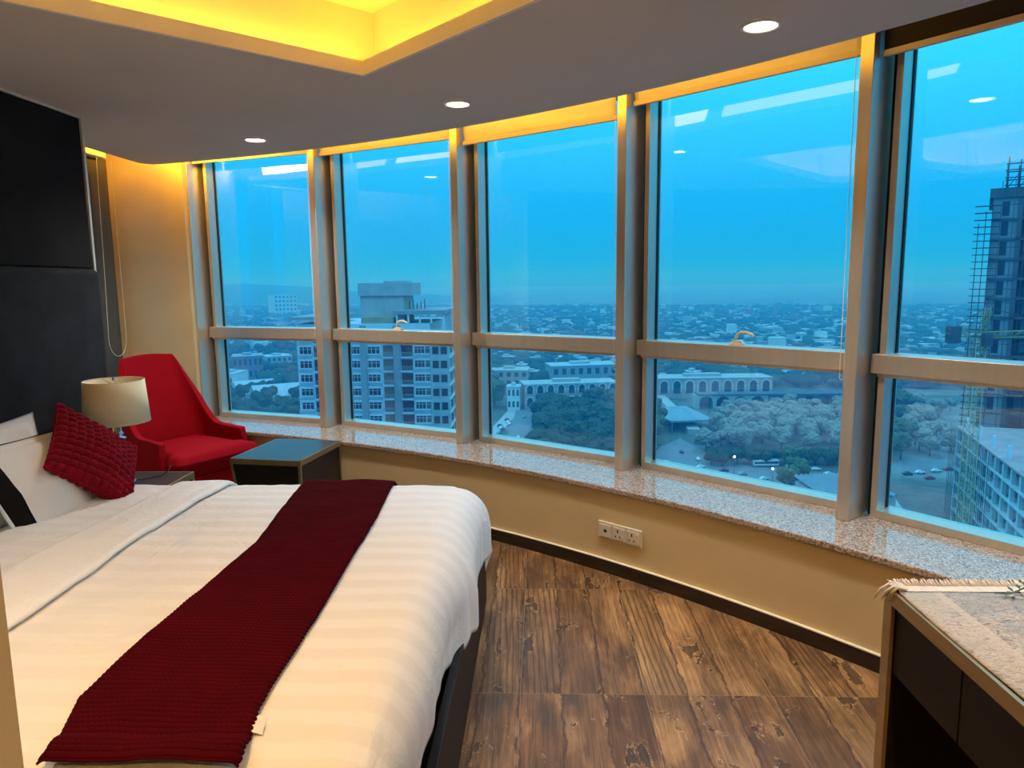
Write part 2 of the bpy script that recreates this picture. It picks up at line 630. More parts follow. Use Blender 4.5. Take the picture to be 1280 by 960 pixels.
# window handles: part of the opening sash
for k, uc in ((1, None), (3, None)):
    fr, W = FRAMES[k]
    w = bpy.data.objects['window_%d' % (k + 1)]
    ang = {1: 27.0, 3: 43.45}[k]
    pc = pol(ang, R_M + .17)
    uc = (v3(pc) - fr[0]).dot(fr[1])
    P = lambda u, n, z: fr[0] + fr[1] * u + fr[2] * n + Vector((0, 0, z))
    h = MB()
    h.box(uc - .040, uc + .034, .135, .165, 1.224, 1.238, fr)
    h.box(uc - .026, uc + .022, .138, .162, 1.238, 1.246, fr)
    pts = [P(uc - .012, .15, 1.243), P(uc - .010, .148, 1.262), P(uc + .000, .145, 1.279), P(uc + .020, .142, 1.291),
           P(uc + .048, .140, 1.292), P(uc + .074, .139, 1.284), P(uc + .092, .138, 1.274)]
    h.tube(pts, [.010, .009, .0085, .008, .008, .009, .0065], 10)
    bevel(h.build('window_handle', M['plastic'], w), .003)

# ------------------------------------------------------------------ roller blinds
names = ['cream roller blind rolled up over the first window beside the beige wall',
         'cream roller blind rolled up over the window facing the apartment tower',
         'cream roller blind hanging lowest, over the window facing the tree park',
         'cream roller blind rolled up over the window with the arcades and the street below',
         'roller blind coloured black for the unlit gap above its cream bar, over the window facing the scaffolded tower',
         None]
ZB = [2.500, 2.474, 2.424, 2.478, 2.452]
for k in range(5):
    fr, W = FRAMES[k]
    p = fr[0] + fr[1] * (W / 2)
    t = thing('roller_blind', names[k], 'blind', (p.x, p.y, ZB[k]), group='roller blinds over the windows')
    fab = M['blind_unlit_gap'] if k == 4 else M['blind']  # fifth blind coloured black, painting in the unlit gap above its bar
    r_end = .070 if k == 2 else .036
    n0 = .062
    zt = 2.60

    def fab_fn(s, v, fr=fr, W=W, n0=n0, zb=ZB[k], k=k, r_end=r_end):
        u = .036 + (W - .036 - r_end) * s
        z = zb + .018 + (zt - zb - .018) * v
        n = n0 + (.006 * sin(5 * u + 9 * v) + .004 * noise.noise(Vector((u * 6, v * 3, k)))) * (1 if k == 2 else .3)
        return fr[0] + fr[1] * u + fr[2] * n + Vector((0, 0, z))
    fo = MB().grid(30, 6, fab_fn).build('fabric', fab, t)
    solid(fo, .0015)
    bar = MB().box(.036, W - (.040 if k == 2 else .036), n0 - .010, n0 + .010, ZB[k], ZB[k] + .026, fr).build('bottom_bar', M['blind_bar'], t)
    bevel(bar, .004)
    o2 = fr[0] + fr[2] * (n0 + .012)
    MB().tube([o2 + fr[1] * .034 + Vector((0, 0, 2.63)), o2 + fr[1] * (W - .034) + Vector((0, 0, 2.63))], .034, 16).build('roller', fab, t)
    if k < 4:
        ch = MB()
        zb = [1.09, 1.10, 1.07, 1.12][k]
        pts = []
        for s in range(13):
            an = pi * s / 12
            pts.append(fr[0] + fr[1] * (W - .046 + .009 * cos(an)) + fr[2] * .03 + Vector((0, 0, zb - .012 * sin(an))))
        top = [fr[0] + fr[1] * (W - .037) + fr[2] * .03 + Vector((0, 0, 2.62))]
        end = [fr[0] + fr[1] * (W - .055) + fr[2] * .03 + Vector((0, 0, 2.62))]
        ch.tube(top + pts + end, .0016, 6)
        ch.build('bead_chain', M['cord'], t)
t = thing('roller_blind', 'grey roller blind lowered in the nook behind the black wall panel', 'blind', (-3.13, 5.08, .6), group='roller blinds over the windows')
fo = MB().grid(4, 4, lambda s, v: Vector((-3.14 - .004 * sin(9 * s), 4.99 + .25 * s, .62 + 1.85 * v))).build('fabric', M['blind_grey'], t)
solid(fo, .0015)
MB().box(-3.15, -3.13, 4.99, 5.24, .60, .625).build('bottom_bar', M['blind_bar'], t)
bevel(MB().box(-3.20, -3.08, 4.60, 5.15, 2.46, 2.56).build('headbox', M['blind_bar'], t), .006)
ch = MB()
loop = [(-3.10, 5.235, 2.46), (-3.10, 5.235, 1.18)]
for s in range(1, 12):
    an = pi * s / 12
    loop.append((-3.10, 5.125 + .11 * cos(an), 1.18 - .13 * sin(an)))
loop += [(-3.10, 5.015, 1.18), (-3.10, 5.035, 1.6), (-3.10, 5.06, 2.46)]
ch.tube(loop, .0022, 6)
ch.build('bead_chain', M['cord'], t)

# ------------------------------------------------------------------ headboard wall
t = thing('wall_panel', 'tall black velvet wall panel above the headboard, edged by a pale metal strip', 'wall panel', (-2.46, 2.0, 1.66))
bevel(MB().box(-2.461, -2.428, -1.5, 3.843, 1.655, 2.436).build('panel', M['velvet_black'], t), .008)
mb = MB().box(-2.461, -2.420, 3.844, 3.861, .03, 2.449).box(-2.461, -2.424, -1.5, 3.844, 2.437, 2.4495)
mb.build('metal_strip', M['strip'], t)
t = thing('headboard', 'slate grey velvet padded headboard behind the bed, below the black panel', 'headboard', (-2.46, 2.0, 0))
pad = MB().box(-2.461, -2.385, -.2, 3.842, .02, 1.65).build('pad', M['velvet_slate'], t)
bevel(pad, .034, 5)
for poly in pad.data.polygons:
    poly.use_smooth = True

# ------------------------------------------------------------------ bed
BX0, BX1, BY0, BY1 = -2.38, -.264, 1.02, 3.25
t = thing('bed', 'double bed on a black platform base, dressed in white with a maroon runner', 'bed', (-1.32, 2.2, 0))
M['mattress'] = mat('white_mattress_ticking', (.72, .70, .66), .85, bump=.1, bscale=200)
fr_ = MB()
fr_.box(BX1 - .03, BX1, BY0, BY1, .035, .345)
fr_.box(BX0, BX1 - .03, BY0, BY0 + .03, .035, .345); fr_.box(BX0, BX1 - .03, BY1 - .03, BY1, .035, .345)
bevel(fr_.build('side_rail', M['dark_wood'], t), .004)
bevel(MB().box(BX0, BX1 - .03, BY0 + .03, BY1 - .03, .20, .28).build('slat_base', M['dark_wood'], t), .004)
ma = MB().box(BX0 + .01, BX1 - .11, BY0 + .11, BY1 - .09, .281, .575).build('mattress', M['mattress'], t)
bevel(ma, .06, 5)
for lx in (BX0 + .10, BX1 - .09):
    for ly in (BY0 + .09, BY1 - .09):
        bevel(MB().box(lx - .04, lx + .04, ly - .04, ly + .04, 0, .20).build('leg', M['black_lacquer'], t), .004)


def linen(name, stripes=True):
    m, tt, p = new_mat(name)
    co = tt.coord()
    X, Y, Z = tt.sep(co)
    base = (.80, .765, .73)
    if stripes:
        s = tt.math('SINE', tt.math('MULTIPLY', Y, 2 * pi / .105))
        sm = tt.ramp(tt.math('ADD', tt.math('MULTIPLY', s, .5), .5), [(.40, (.765, .73, .70)), (.60, (.81, .78, .75))])
        fine = tt.math('SINE', tt.math('MULTIPLY', Y, 2 * pi / .0125))
        c = tt.mix(tt.math('MULTIPLY', tt.math('ADD', tt.math('MULTIPLY', fine, .5), .5), .05), sm, (.66, .61, .56))
        tt.l.new(c, p.inputs['Base Color'])
        tt.l.new(tt.ramp(s, [(.42, (.62, .62, .62)), (.58, (.42, .42, .42))]), p.inputs['Roughness'])
    else:
        p.inputs['Base Color'].default_value = (.83, .81, .79, 1)
        p.inputs['Roughness'].default_value = .55
    w = tt.noise(co, 5, 5, .6, 1.2)
    f = tt.noise(co, 900, 1)
    h = tt.math('ADD', tt.math('MULTIPLY', w, 1.0), tt.math('MULTIPLY', f, .02))
    tt.l.new(tt.bump(h, .55, .02), p.inputs['Normal'])
    p.inputs['Sheen Weight'].default_value = .15
    return m


M['duvet'] = linen('white_striped_satin')
M['linen'] = linen('white_plain_cotton', False)

TOP = .632
DX1, DY0, DY1 = -.262, 1.005, 3.268          # outer faces of the hanging duvet
RF = .15                                      # roundness of the foot edge


def drop_curve(s, R, hang):
    """arc length s past the start of the edge -> (outward, downward)"""
    q = R * pi / 2
    if s <= 0:
        return s, 0.0
    if s < q:
        a = s / R
        return R * sin(a), R * (1 - cos(a))
    return R, R + (s - q)


def duvet_pt(s, v):
    """s metres from the head end towards the foot, v metres across from the middle"""
    sx = s - ((DX1 - RF) - DUV_X0)
    ox, dzx = drop_curve(sx, RF, .3)
    x = (DX1 - RF) + ox
    ym = (DY0 + DY1) / 2
    half = (DY1 - DY0) / 2 - .11
    sg = 1 if v >= 0 else -1
    oy, dzy = drop_curve(abs(v) - half, .11, .3)
    y = ym + sg * (half + oy)
    dz = sqrt(dzx * dzx + dzy * dzy) if (dzx > 0 and dzy > 0) else max(dzx, dzy)
    if dzx > 0 and dzy > 0:                    # rounded corner of the quilt
        k = min(dzx, dzy) / max(dzx, dzy)
        x -= .05 * k; y -= sg * .045 * k
    z = TOP - dz
    crown = .014 * (1 - min(1, abs(v) / 1.0) ** 2)
    flat = 1 if dz < .01 else max(0, 1 - dz / .1)
    z += crown * flat
    n1 = noise.noise(Vector((x * 2.2, y * 2.6, 1.3)))
    n2 = noise.noise(Vector((x * 6.5, y * 5.0, 4.1)))
    n3 = noise.noise(Vector((x * 15 + 4 * n1, y * 15, 9.1)))
    z += (.010 * n1 + .005 * n2 + .0022 * n3) * max(flat, .25)
    if dzx > .02:                              # hanging side: vertical folds
        f = min(1, dzx / .2)
        x += f * (.016 * sin(y * 8.3 + 1.2 * n1) + .010 * noise.noise(Vector((y * 9, z * 1.5, 2))))
        if y < 2.25:
            x -= f * .035 * min(1, (2.25 - y) / .4)
        if y > 2.4:
            x += f * .016
    if dzy > .02:
        f = min(1, dzy / .2)
        y += sg * f * (.012 * sin(x * 7.7) + .008 * noise.noise(Vector((x * 9, z * 1.5, 5))))
    return Vector((x, y, z))


DUV_X0 = -2.03
LEN_S = (DX1 - RF - DUV_X0) + RF * pi / 2
HALF_V = (DY1 - DY0) / 2 - .11 + .11 * pi / 2


def hem_foot(v):
    y = (DY0 + DY1) / 2 + v
    h = .145 + .022 * sin(y * 6.1) + .02 * sin(y * 2.3 + 1)
    if y < 2.2:
        h -= .05 * min(1, (2.2 - y) / .4)
    return h


def duvet_fn(a, b):
    v = (b * 2 - 1) * (HALF_V + .17)
    s = a * (LEN_S + hem_foot(max(-1, min(1, v))))
    return duvet_pt(s, v)


t = thing('duvet', 'white striped satin duvet spread over the bed, head end turned down', 'duvet', (-1.2, 2.2, TOP))
du = MB().grid(150, 150, duvet_fn).build('cover', M['duvet'], t)
solid(du, .022, -1)


def fold_fn(a, b):
    v = (b * 2 - 1) * (HALF_V + .08)
    x0 = -1.735 + .03 * sin(v * 2.1)
    x1 = -1.425 - .035 * (v + 1) / 2 - .012 * sin(v * 4)
    w = x1 - x0
    # a flat band whose front edge rolls over
    if a < .86:
        s = (x0 - DUV_X0) + w * a / .86
        lift = .010 + .012 * min(1, a / .12) + .006 * sin(a * 3)
    else:
        q = (a - .86) / .14
        s = (x0 - DUV_X0) + w + .014 * sin(q * pi)
        lift = .024 * (1 - q) + .001
    p = duvet_pt(s, v)
    out = abs(v) - ((DY1 - DY0) / 2 - .11)
    if out > 0:
        an = min(1, out / .17)
        p.y += (1 if v > 0 else -1) * lift * an; p.z += lift * (1 - an)
    else:
        p.z += lift + .004 * noise.noise(Vector((p.x * 5, p.y * 5, 7)))
    return p


MB().grid(46, 120, fold_fn).build('turned_down_band', M['linen'], t)

# ------------------------------------------------------------------ bed runner
def velvet(name, col, dark, sheen=.8, bump=.3, spec=.1):
    m, tt, p = new_mat(name)
    co = tt.coord()
    n = tt.noise(co, 14, 5, .65, .6)
    f = tt.noise(co, 420, 2, .7)
    c = tt.mix(n, (*dark, 1), (*col, 1))
    c = tt.mix(tt.math('MULTIPLY', f, .35), c, (*dark, 1))
    tt.l.new(c, p.inputs['Base Color'])
    p.inputs['Roughness'].default_value = .85
    p.inputs['Specular IOR Level'].default_value = spec
    p.inputs['Sheen Weight'].default_value = sheen
    p.inputs['Sheen Roughness'].default_value = .35
    p.inputs['Sheen Tint'].default_value = (min(1, col[0] * 3 + .1), col[1] * 3 + .02, col[2] * 3 + .03, 1)
    tt.l.new(tt.bump(f, bump, .002), p.inputs['Normal'])
    return m


M['runner'] = velvet('maroon_chenille', (.085, .0015, .007), (.030, .0006, .0025), .03, spec=.04)
M['cushion'] = velvet('crimson_plush', (.34, .006, .022), (.11, .001, .006), .12)
M['chair_red'] = velvet('red_velvet_upholstery', (.42, .004, .014), (.28, .002, .008), .10, .15)

left_px = [(60, 945), (100, 870), (175, 805), (250, 740), (320, 680), (375, 607)]
right_px = [(300, 952), (320, 885), (350, 835), (390, 775), (430, 710), (465, 655), (489, 605)]
LE = [at(*q, TOP + .02) for q in left_px]; RE = [at(*q, TOP + .02) for q in right_px]


def edge_x(E, y):
    E = sorted(E, key=lambda p: p.y)
    if y <= E[0].y:
        return E[0].x
    for a, b in zip(E, E[1:]):
        if a.y <= y <= b.y:
            return a.x + (b.x - a.x) * (y - a.y) / (b.y - a.y)
    return E[-1].x


RIB = .0165
RUN_A, RUN_B = -HALF_V + .265, HALF_V + .06


def runner_fn(a, b):
    v = RUN_A + (RUN_B - RUN_A) * a
    y = (DY0 + DY1) / 2 + v
    ph = v / RIB * pi
    rib = abs(sin(ph))
    sc_ = .0035 * rib
    x0 = edge_x(LE, y) - sc_; x1 = edge_x(RE, y) + sc_
    x = x0 + (x1 - x0) * b
    p = duvet_pt(x - DUV_X0, v)
    edge = min(1, min(b, 1 - b) / .02)
    h = .006 + (.004 + .007 * rib + .0016 * sin(x * 520) * rib) * edge + .004 * noise.noise(Vector((x * 6, y * 6, 3)))
    # near end folded back on itself: a thicker roll
    d = v - RUN_A
    if d < .085:
        h += .020 * sqrt(max(0, 1 - ((d - .035) / .05) ** 2)) if abs(d - .035) < .05 else 0
    out = v - ((DY1 - DY0) / 2 - .11)
    if out > 0:
        an = min(pi / 2, out / .11)
        p.y += h * sin(an); p.z += h * cos(an)
    else:
        p.z += h
    return p


t = thing('bed_runner', 'maroon ribbed chenille runner laid across the lower half of the white bed', 'bed runner', (-.9, 2.2, TOP))
ro = MB().grid(int((RUN_B - RUN_A) / RIB * 6), 64, runner_fn).build('throw', M['runner'], t)
solid(ro, .005, -1)
pl = at(322, 905, TOP + .012)
M['tag'] = mat('white_care_tag', (.82, .76, .68), .4, bump=.2, bscale=80)


def tag_fn(a, b):
    u = a * .028; w = (b - .5) * .060
    y = pl.y + w
    x = edge_x(RE, y) - .006 + u * 1.15
    p = duvet_pt(x - DUV_X0, y - (DY0 + DY1) / 2)
    p.z += .003 + .011 * (1 - a) + .003 * sin(b * 6) * a
    return p


MB().grid(8, 8, tag_fn).build('care_tag', M['tag'], t, label='small white fabric tag')

# ------------------------------------------------------------------ pillows
def pillow_mesh(w, h, th, flange=0.0, n=40, quilt=0, pinch=.10):
    """cushion in its own frame: x across, y up, z thickness"""
    mb = MB()
    for side in (1, -1):
        def fn(a, b, side=side):
            x, y = a * 2 - 1, b * 2 - 1
            px = (1 - pinch * (1 - abs(x)) * 0) * x
            # edges pulled in between the corners
            ex = 1 - pinch * (1 - y * y) * .55
            ey = 1 - pinch * (1 - x * x) * .55
            xx = x * w / 2 * ex; yy = y * h / 2 * ey
            fx = flange / (w / 2); fy = flange / (h / 2)
            ax = min(1, max(0, (1 - abs(x)) / (1 - 0) )); 
            dx = max(0, 1 - fx - abs(x)); dy = max(0, 1 - fy - abs(y))
            prof = (min(1, dx * 1.15) ** .45) * (min(1, dy * 1.15) ** .45) if dx > 0 and dy > 0 else 0
            z = th / 2 * prof
            if quilt:
                q = abs(sin(pi * quilt * (x + 1) / 2)) ** .42 * abs(sin(pi * quilt * (y + 1) / 2)) ** .42
                z = z * .93 + .019 * (q - .4) * (1 if prof > .12 else prof / .12)
            z += .006 * noise.noise(Vector((xx * 9, yy * 9, side * 3.0))) * (1 if prof > 0 else .3)
            return Vector((xx, yy, side * (max(z, 0) + .0015)))
        mb.grid(n, n, fn)
        if side == -1:
            k = (n + 1) * (n + 1)
    # stitch the rim
    N = n + 1
    rim = [i * N for i in range(N)] + [n * N + j for j in range(1, N)] + [i * N + n for i in range(n - 1, -1, -1)] + [j for j in range(n - 1, 0, -1)]
    fs = []
    for q in range(len(rim)):
        a, b = rim[q], rim[(q + 1) % len(rim)]
        fs.append((a, b, k + b, k + a))
    mb.f += fs; mb.m += [0] * len(fs); mb.smooth += [True] * len(fs)
    return mb


def place(mb, R, c):
    mb.v = [tuple(R @ Vector(v) + Vector(c)) for v in mb.v]
    return mb


def axes(x, y):
    x = Vector(x).normalized(); y = Vector(y); y = (y - x * y.dot(x)).normalized(); z = x.cross(y)
    return Matrix((x, y, z)).transposed()


def pillow_mat(name, w, bands):
    """white cotton with woven black bands at given x (in the pillow's own frame, carried by a UV map)"""
    m, tt, p = new_mat(name)
    uv = tt.coord('UV')
    X, Y, _ = tt.sep(uv)
    c = (.80, .775, .74, 1)
    cur = None
    for ax, lo, hi in bands:
        s = X if ax == 'x' else Y
        f = tt.math('MULTIPLY', tt.math('GREATER_THAN', s, lo), tt.math('LESS_THAN', s, hi))
        cur = tt.mix(f, cur if cur is not None else c, (.006, .006, .006, 1))
    if cur is not None:
        tt.l.new(cur, p.inputs['Base Color'])
    else:
        p.inputs['Base Color'].default_value = c
    p.inputs['Roughness'].default_value = .7; p.inputs['Specular IOR Level'].default_value = .1
    tt.l.new(tt.bump(tt.noise(tt.coord(), 9, 4, .6, .8), .3, .015), p.inputs['Normal'])
    return m


def pillow(name, label, w, h, th, R, c, m, flange=0.0, quilt=0, n=40, part='cover', pinch=.1):
    mb = pillow_mesh(w, h, th, flange, n, quilt, pinch)
    uvs = [((v[0] / w + .5), (v[1] / h + .5)) for v in mb.v]
    place(mb, R, c)
    t = thing(name, label, name if name in ('pillow', 'cushion') else name, c)
    o = mb.build(part, m, t)
    ul = o.data.uv_layers.new(name='UVMap')
    for lp in o.data.loops:
        ul.data[lp.index].uv = uvs[lp.vertex_index]
    return t


# back pillow: stands against the headboard, only its flanged top shows
Rb = axes((0, 1, 0.02), (-.22, 0, 1))
pillow('pillow', 'white pillow standing behind the banded one, against the headboard', .70, .46, .16, Rb, (-2.27, 2.78, .76),
       pillow_mat('white_pillow_cotton', .7, []), flange=.035)
Rf = axes((.04, 1, -.02), (-.52, 0, .86))
pillow('pillow', 'white pillow with a black band, leaning in front, under the crimson cushion', .60, .48, .17, Rf, (-2.06, 2.83, .73),
       pillow_mat('white_pillow_black_band', .68, [('x', .055, .165), ('y', .965, .985)]), flange=.03)
Rc = Matrix(((.466, -.357, .81), (.614, .789, -.006), (-.637, .5, .586)))
pillow('cushion', 'crimson plush cushion quilted in squares, propped on the white pillow', .425, .425, .15, Rc, (-1.985, 3.03, .805),
       M['cushion'], quilt=11, n=132, pinch=.13)

# ------------------------------------------------------------------ nightstand and lamp
t = thing('nightstand', 'dark nightstand with gold edges standing between the bed and the red chair', 'nightstand', (-2.13, 3.50, 0))
X0, X1, Y0, Y1, ZN = -2.38, -1.893, 3.30, 3.715, .55
mb = MB().box(X0, X1, Y0, Y0 + .025, .03, ZN - .02).box(X0, X1, Y1 - .025, Y1, .03, ZN - .02).box(X0, X0 + .02, Y0 + .025, Y1 - .025, .03, ZN - .02).box(X0 + .02, X1 - .03, Y0 + .025, Y1 - .025, .03, .06)
bevel(mb.build('body', M['dark_wood'], t), .002)
bevel(MB().box(X0, X1, Y0, Y1, ZN - .02, ZN).build('top', M['black_lacquer'], t), .002)
for z0, z1 in ((.30, .52), (.07, .29)):
    d = MB().box(X1 - .028, X1 - .006, Y0 + .028, Y1 - .028, z0, z1).build('drawer', M['dark_wood'], t)
    bevel(d, .002)
    bevel(MB().box(X1 - .006, X1 + .012, (Y0 + Y1) / 2 - .06, (Y0 + Y1) / 2 + .06, (z0 + z1) / 2 - .005, (z0 + z1) / 2 + .005).build('handle', M['gold'], d), .002)
mb = MB().box(X1 - .004, X1 + .006, Y0 - .001, Y1 + .001, ZN - .032, ZN + .002).box(X1 - .004, X1 + .006, Y1 - .018, Y1 + .002, .03, ZN - .03).box(X1 - .004, X1 + .006, Y0 - .002, Y0 + .018, .03, ZN - .03)
mb.box(X0, X1, Y1 - .001, Y1 + .005, ZN - .032, ZN + .002)
mb.build('gold_edging', M['gold'], t)
for lx in (X0 + .04, X1 - .04):
    for ly in (Y0 + .04, Y1 - .04):
        MB().box(lx - .015, lx + .015, ly - .015, ly + .015, 0, .031).build('leg', M['black_lacquer'], t)

m, tt, p = new_mat('linen_lamp_shade')
co = tt.coord()
p.inputs['Base Color'].default_value = (.85, .74, .46, 1)
p.inputs['Roughness'].default_value = .8
p.inputs['Transmission Weight'].default_value = 0
n = tt.noise(tt.mapping(co, (1, 1, 6)), 60, 3)
tt.l.new(tt.ramp(n, [(.3, (.82, .71, .44)), (.7, (.90, .79, .53))]), p.inputs['Base Color'])
tt.l.new(tt.bump(tt.noise(co, 500, 2), .1, .001), p.inputs['Normal'])
M['shade'] = m
M['chrome'] = mat('polished_chrome', (.75, .76, .76), .08, 1.0)
m, tt, p = new_mat('clear_glass_lamp_base')
p.inputs['Base Color'].default_value = (.80, .90, .92, 1); p.inputs['Roughness'].default_value = .04
p.inputs['Transmission Weight'].default_value = .75; p.inputs['IOR'].default_value = 1.45
M['lampglass'] = m
LX, LY = -2.158, 3.50
t = thing('table_lamp', 'table lamp with a cream drum shade and glass base on the nightstand', 'lamp', (LX, LY, .55))
sh = MB().lathe([(.153, .872), (.139, 1.086)], (LX, LY, 0), 48).build('lamp_shade', M['shade'], t)
solid(sh, .004, 0)
for r, z in ((.153, .873), (.139, 1.085)):
    mb = MB().tube([(LX + r * cos(2 * pi * i / 40), LY + r * sin(2 * pi * i / 40), z) for i in range(41)], .0028, 6, caps=False)
    mb.build('shade_rim', M['shade'], sh)
MB().lathe([(0, .5505), (.062, .5505), (.066, .556), (.060, .566), (.028, .572), (.018, .580), (0, .582)], (LX, LY, 0), 32).build('foot', M['chrome'], t)
MB().lathe([(.016, .580), (.050, .600), (.064, .640), (.060, .690), (.040, .740), (.022, .775), (.015, .785)], (LX, LY, 0), 32).build('glass_body', M['lampglass'], t)
MB().lathe([(.0, .782), (.034, .784), (.036, .790), (.016, .800), (.026, .812), (.016, .824), (.012, .87), (.012, .905), (0, .906)], (LX, LY, 0), 24).build('neck', M['chrome'], t)
mb = MB()
mb.tube([(LX, LY, .90), (LX, LY, 1.06)], .004, 8)
for k in range(3):
    a = 2 * pi * k / 3 + .4
    mb.tube([(LX, LY, 1.06), (LX + .138 * cos(a), LY + .138 * sin(a), 1.082)], .002, 6)
mb.tube([(LX, LY, 1.06), (LX, LY, 1.10)], [.004, .006], 8)
mb.build('shade_holder', M['chrome'], t)
M['bulb'] = mat('opal_bulb_glass', (.85, .83, .78), .3)
MB().lathe([(0, .905), (.012, .906), (.014, .93), (.028, .96), (.030, .985), (.02, 1.01), (0, 1.018)], (LX, LY, 0), 20).build('bulb', M['bulb'], t)
mb = MB().tube([(LX + .05, LY + .03, .556), (LX + .10, LY + .08, .556), (LX + .14, LY + .12, .557), (LX + .165, LY + .15, .575), (LX + .172, LY + .16, .60)], .003, 6)
mb.build('cord', M['black_lacquer'], t)

# ------------------------------------------------------------------ red chair
CH = thing('accent_chair', 'red velvet accent chair with a tall flared back and low arms by the window', 'chair', (-2.50, 4.87, 0), radians(-28.9))


def chair_shell(s, v, outer_=0.0):
    """s runs left arm front -> back -> right arm front, v runs bottom -> top; forward is +x"""
    th = (s - .5) * 2                      # -1..1
    a = abs(th); sg = 1 if th >= 0 else -1
    # plan: straight sides, rounded rear corners, gently curved back
    if a > .52:
        f = (a - .52) / .48
        x = -.20 + .40 * f; y = .315 + .012 * f
    elif a > .34:
        f = (a - .34) / .18
        an = f * pi / 2
        x = -.32 + .12 * (1 - cos(an)); y = .195 + .12 * sin(an)
    else:
        f = a / .34
        x = -.345 + .025 * f * f; y = .195 * f
    # height of the edge: tall back sweeping down to the arms
    if a < .40:
        hgt = 1.065 - .012 * (a / .4) ** 2
    elif a < .74:
        f = (a - .40) / .34
        hgt = .540 + (1.053 - .540) * (1 - f) ** 2.3
    else:
        hgt = .540 - .012 * (a - .74) / .26
    z = .17 + (hgt - .17) * v
    up = max(0, z - .44)
    lean = .13 * up + .03 * up * up
    taper = 1 - .22 * min(1, up / .62) * (1 if a < .6 else 1)
    y *= taper
    if a < .40:
        x -= lean
    else:
        x -= lean * (1 - .15 * min(1, (a - .4) / .2))
    return Vector((x, sg * y, z))


sh = local(CH, MB().grid(72, 28, lambda s, v: chair_shell(s, v))).build('backrest', M['chair_red'], CH)
solid(sh, .046, 0)
b = sh.modifiers.new('bevel', 'BEVEL'); b.width = .022; b.segments = 4; b.limit_method = 'ANGLE'; b.angle_limit = radians(60)


def seat_fn(side):
    def fn(a, b):
        x = -.285 + .635 * a
        yw = .270 if x < .19 else .270 + .050 * min(1, (x - .19) / .03)
        y = (b * 2 - 1) * yw
        e = min(1, min(a, 1 - a) / .09, min(b, 1 - b) / .09)
        q = sqrt(max(0, 1 - (1 - e) ** 2))
        if side > 0:
            z = .39 + .055 * q + .022 * sin(pi * a) * sin(pi * b) * q
        else:
            z = .39 - .12 * q
        return Vector((x, y, z))
    return fn


st = MB().grid(40, 40, seat_fn(1)); st.grid(40, 40, seat_fn(-1))
local(CH, st).build('seat', M['chair_red'], CH)
M['chair_leg'] = mat('black_chair_leg', (.014, .012, .011), .35)
bs = MB().box(-.30, .315, -.285, .285, .165, .30)
bevel(local(CH, bs).build('seat_base', M['chair_red'], CH), .02, 3)
for lx, ly in ((.26, .24), (.26, -.24), (-.26, .22), (-.26, -.22)):
    dx = .03 if lx > 0 else -.05
    l_ = MB().tube([(lx + dx, ly * 1.05, 0), (lx, ly, .19)], [.013, .022], 12)
    local(CH, l_).build('leg', M['chair_leg'], CH)

# ------------------------------------------------------------------ side table
q = [at(292, 573, .50), at(378, 577, .50), at(420, 552, .50), at(345, 548, .50)]
m, tt, p = new_mat('dark_polished_walnut_top')
co = tt.coord()
n = tt.noise(tt.mapping(co, (1.6, 22, 1), rot=(0, 0, radians(35))), 4, 4, .6)
tt.l.new(tt.ramp(n, [(.3, (.020, .020, .022)), (.7, (.060, .050, .042))]), p.inputs['Base Color'])
p.inputs['Roughness'].default_value = .28; p.inputs['Specular IOR Level'].default_value = .25
M['table_top'] = m
t = thing('side_table', 'low side table with a dark glossy top and gold edges under the window sill', 'side table', (-1.64, 4.47, 0), radians(-9))
hx, hy = .235, .285


def tb(x0, x1, y0, y1, z0, z1):
    return MB().box(x0, x1, y0, y1, z0, z1)


bevel(local(t, tb(-hx + .006, hx - .006, -hy + .006, hy - .006, .475, .501)).build('top', M['table_top'], t), .0015)
g = MB().box(-hx, hx, -hy, -hy + .008, .465, .5).box(-hx, hx, hy - .008, hy, .465, .5).box(-hx, -hx + .008, -hy, hy, .465, .5).box(hx - .008, hx, -hy, hy, .465, .5)
g.box(hx - .016, hx, -hy - .0005, -hy + .016, 0, .466).box(hx - .016, hx, hy - .016, hy + .0005, 0, .466)
for sy in (-1, 1):
    y0 = sy * (hy - .007)
    g.add([(-hx, y0 - .007, .466), (-hx + .012, y0 - .007, .466), (-hx + .012, y0 + .007, .466), (-hx, y0 + .007, .466),
           (-hx + .075, y0 - .007, 0), (-hx + .087, y0 - .007, 0), (-hx + .087, y0 + .007, 0), (-hx + .075, y0 + .007, 0)],
          [(0, 1, 2, 3), (4, 7, 6, 5), (0, 4, 5, 1), (1, 5, 6, 2), (2, 6, 7, 3), (3, 7, 4, 0)])
local(t, g).build('gold_edging', M['gold'], t)
body = MB().add([(-hx + .01, -hy + .010, .47), (hx - .006, -hy + .010, .47), (hx - .006, hy - .010, .47), (-hx + .01, hy - .010, .47),
                 (-hx + .085, -hy + .010, .012), (hx - .006, -hy + .010, .012), (hx - .006, hy - .010, .012), (-hx + .085, hy - .010, .012)],
                [(0, 1, 2, 3), (4, 7, 6, 5), (0, 4, 5, 1), (1, 5, 6, 2), (2, 6, 7, 3), (3, 7, 4, 0)])
local(t, body).build('body', M['black_lacquer'], t)

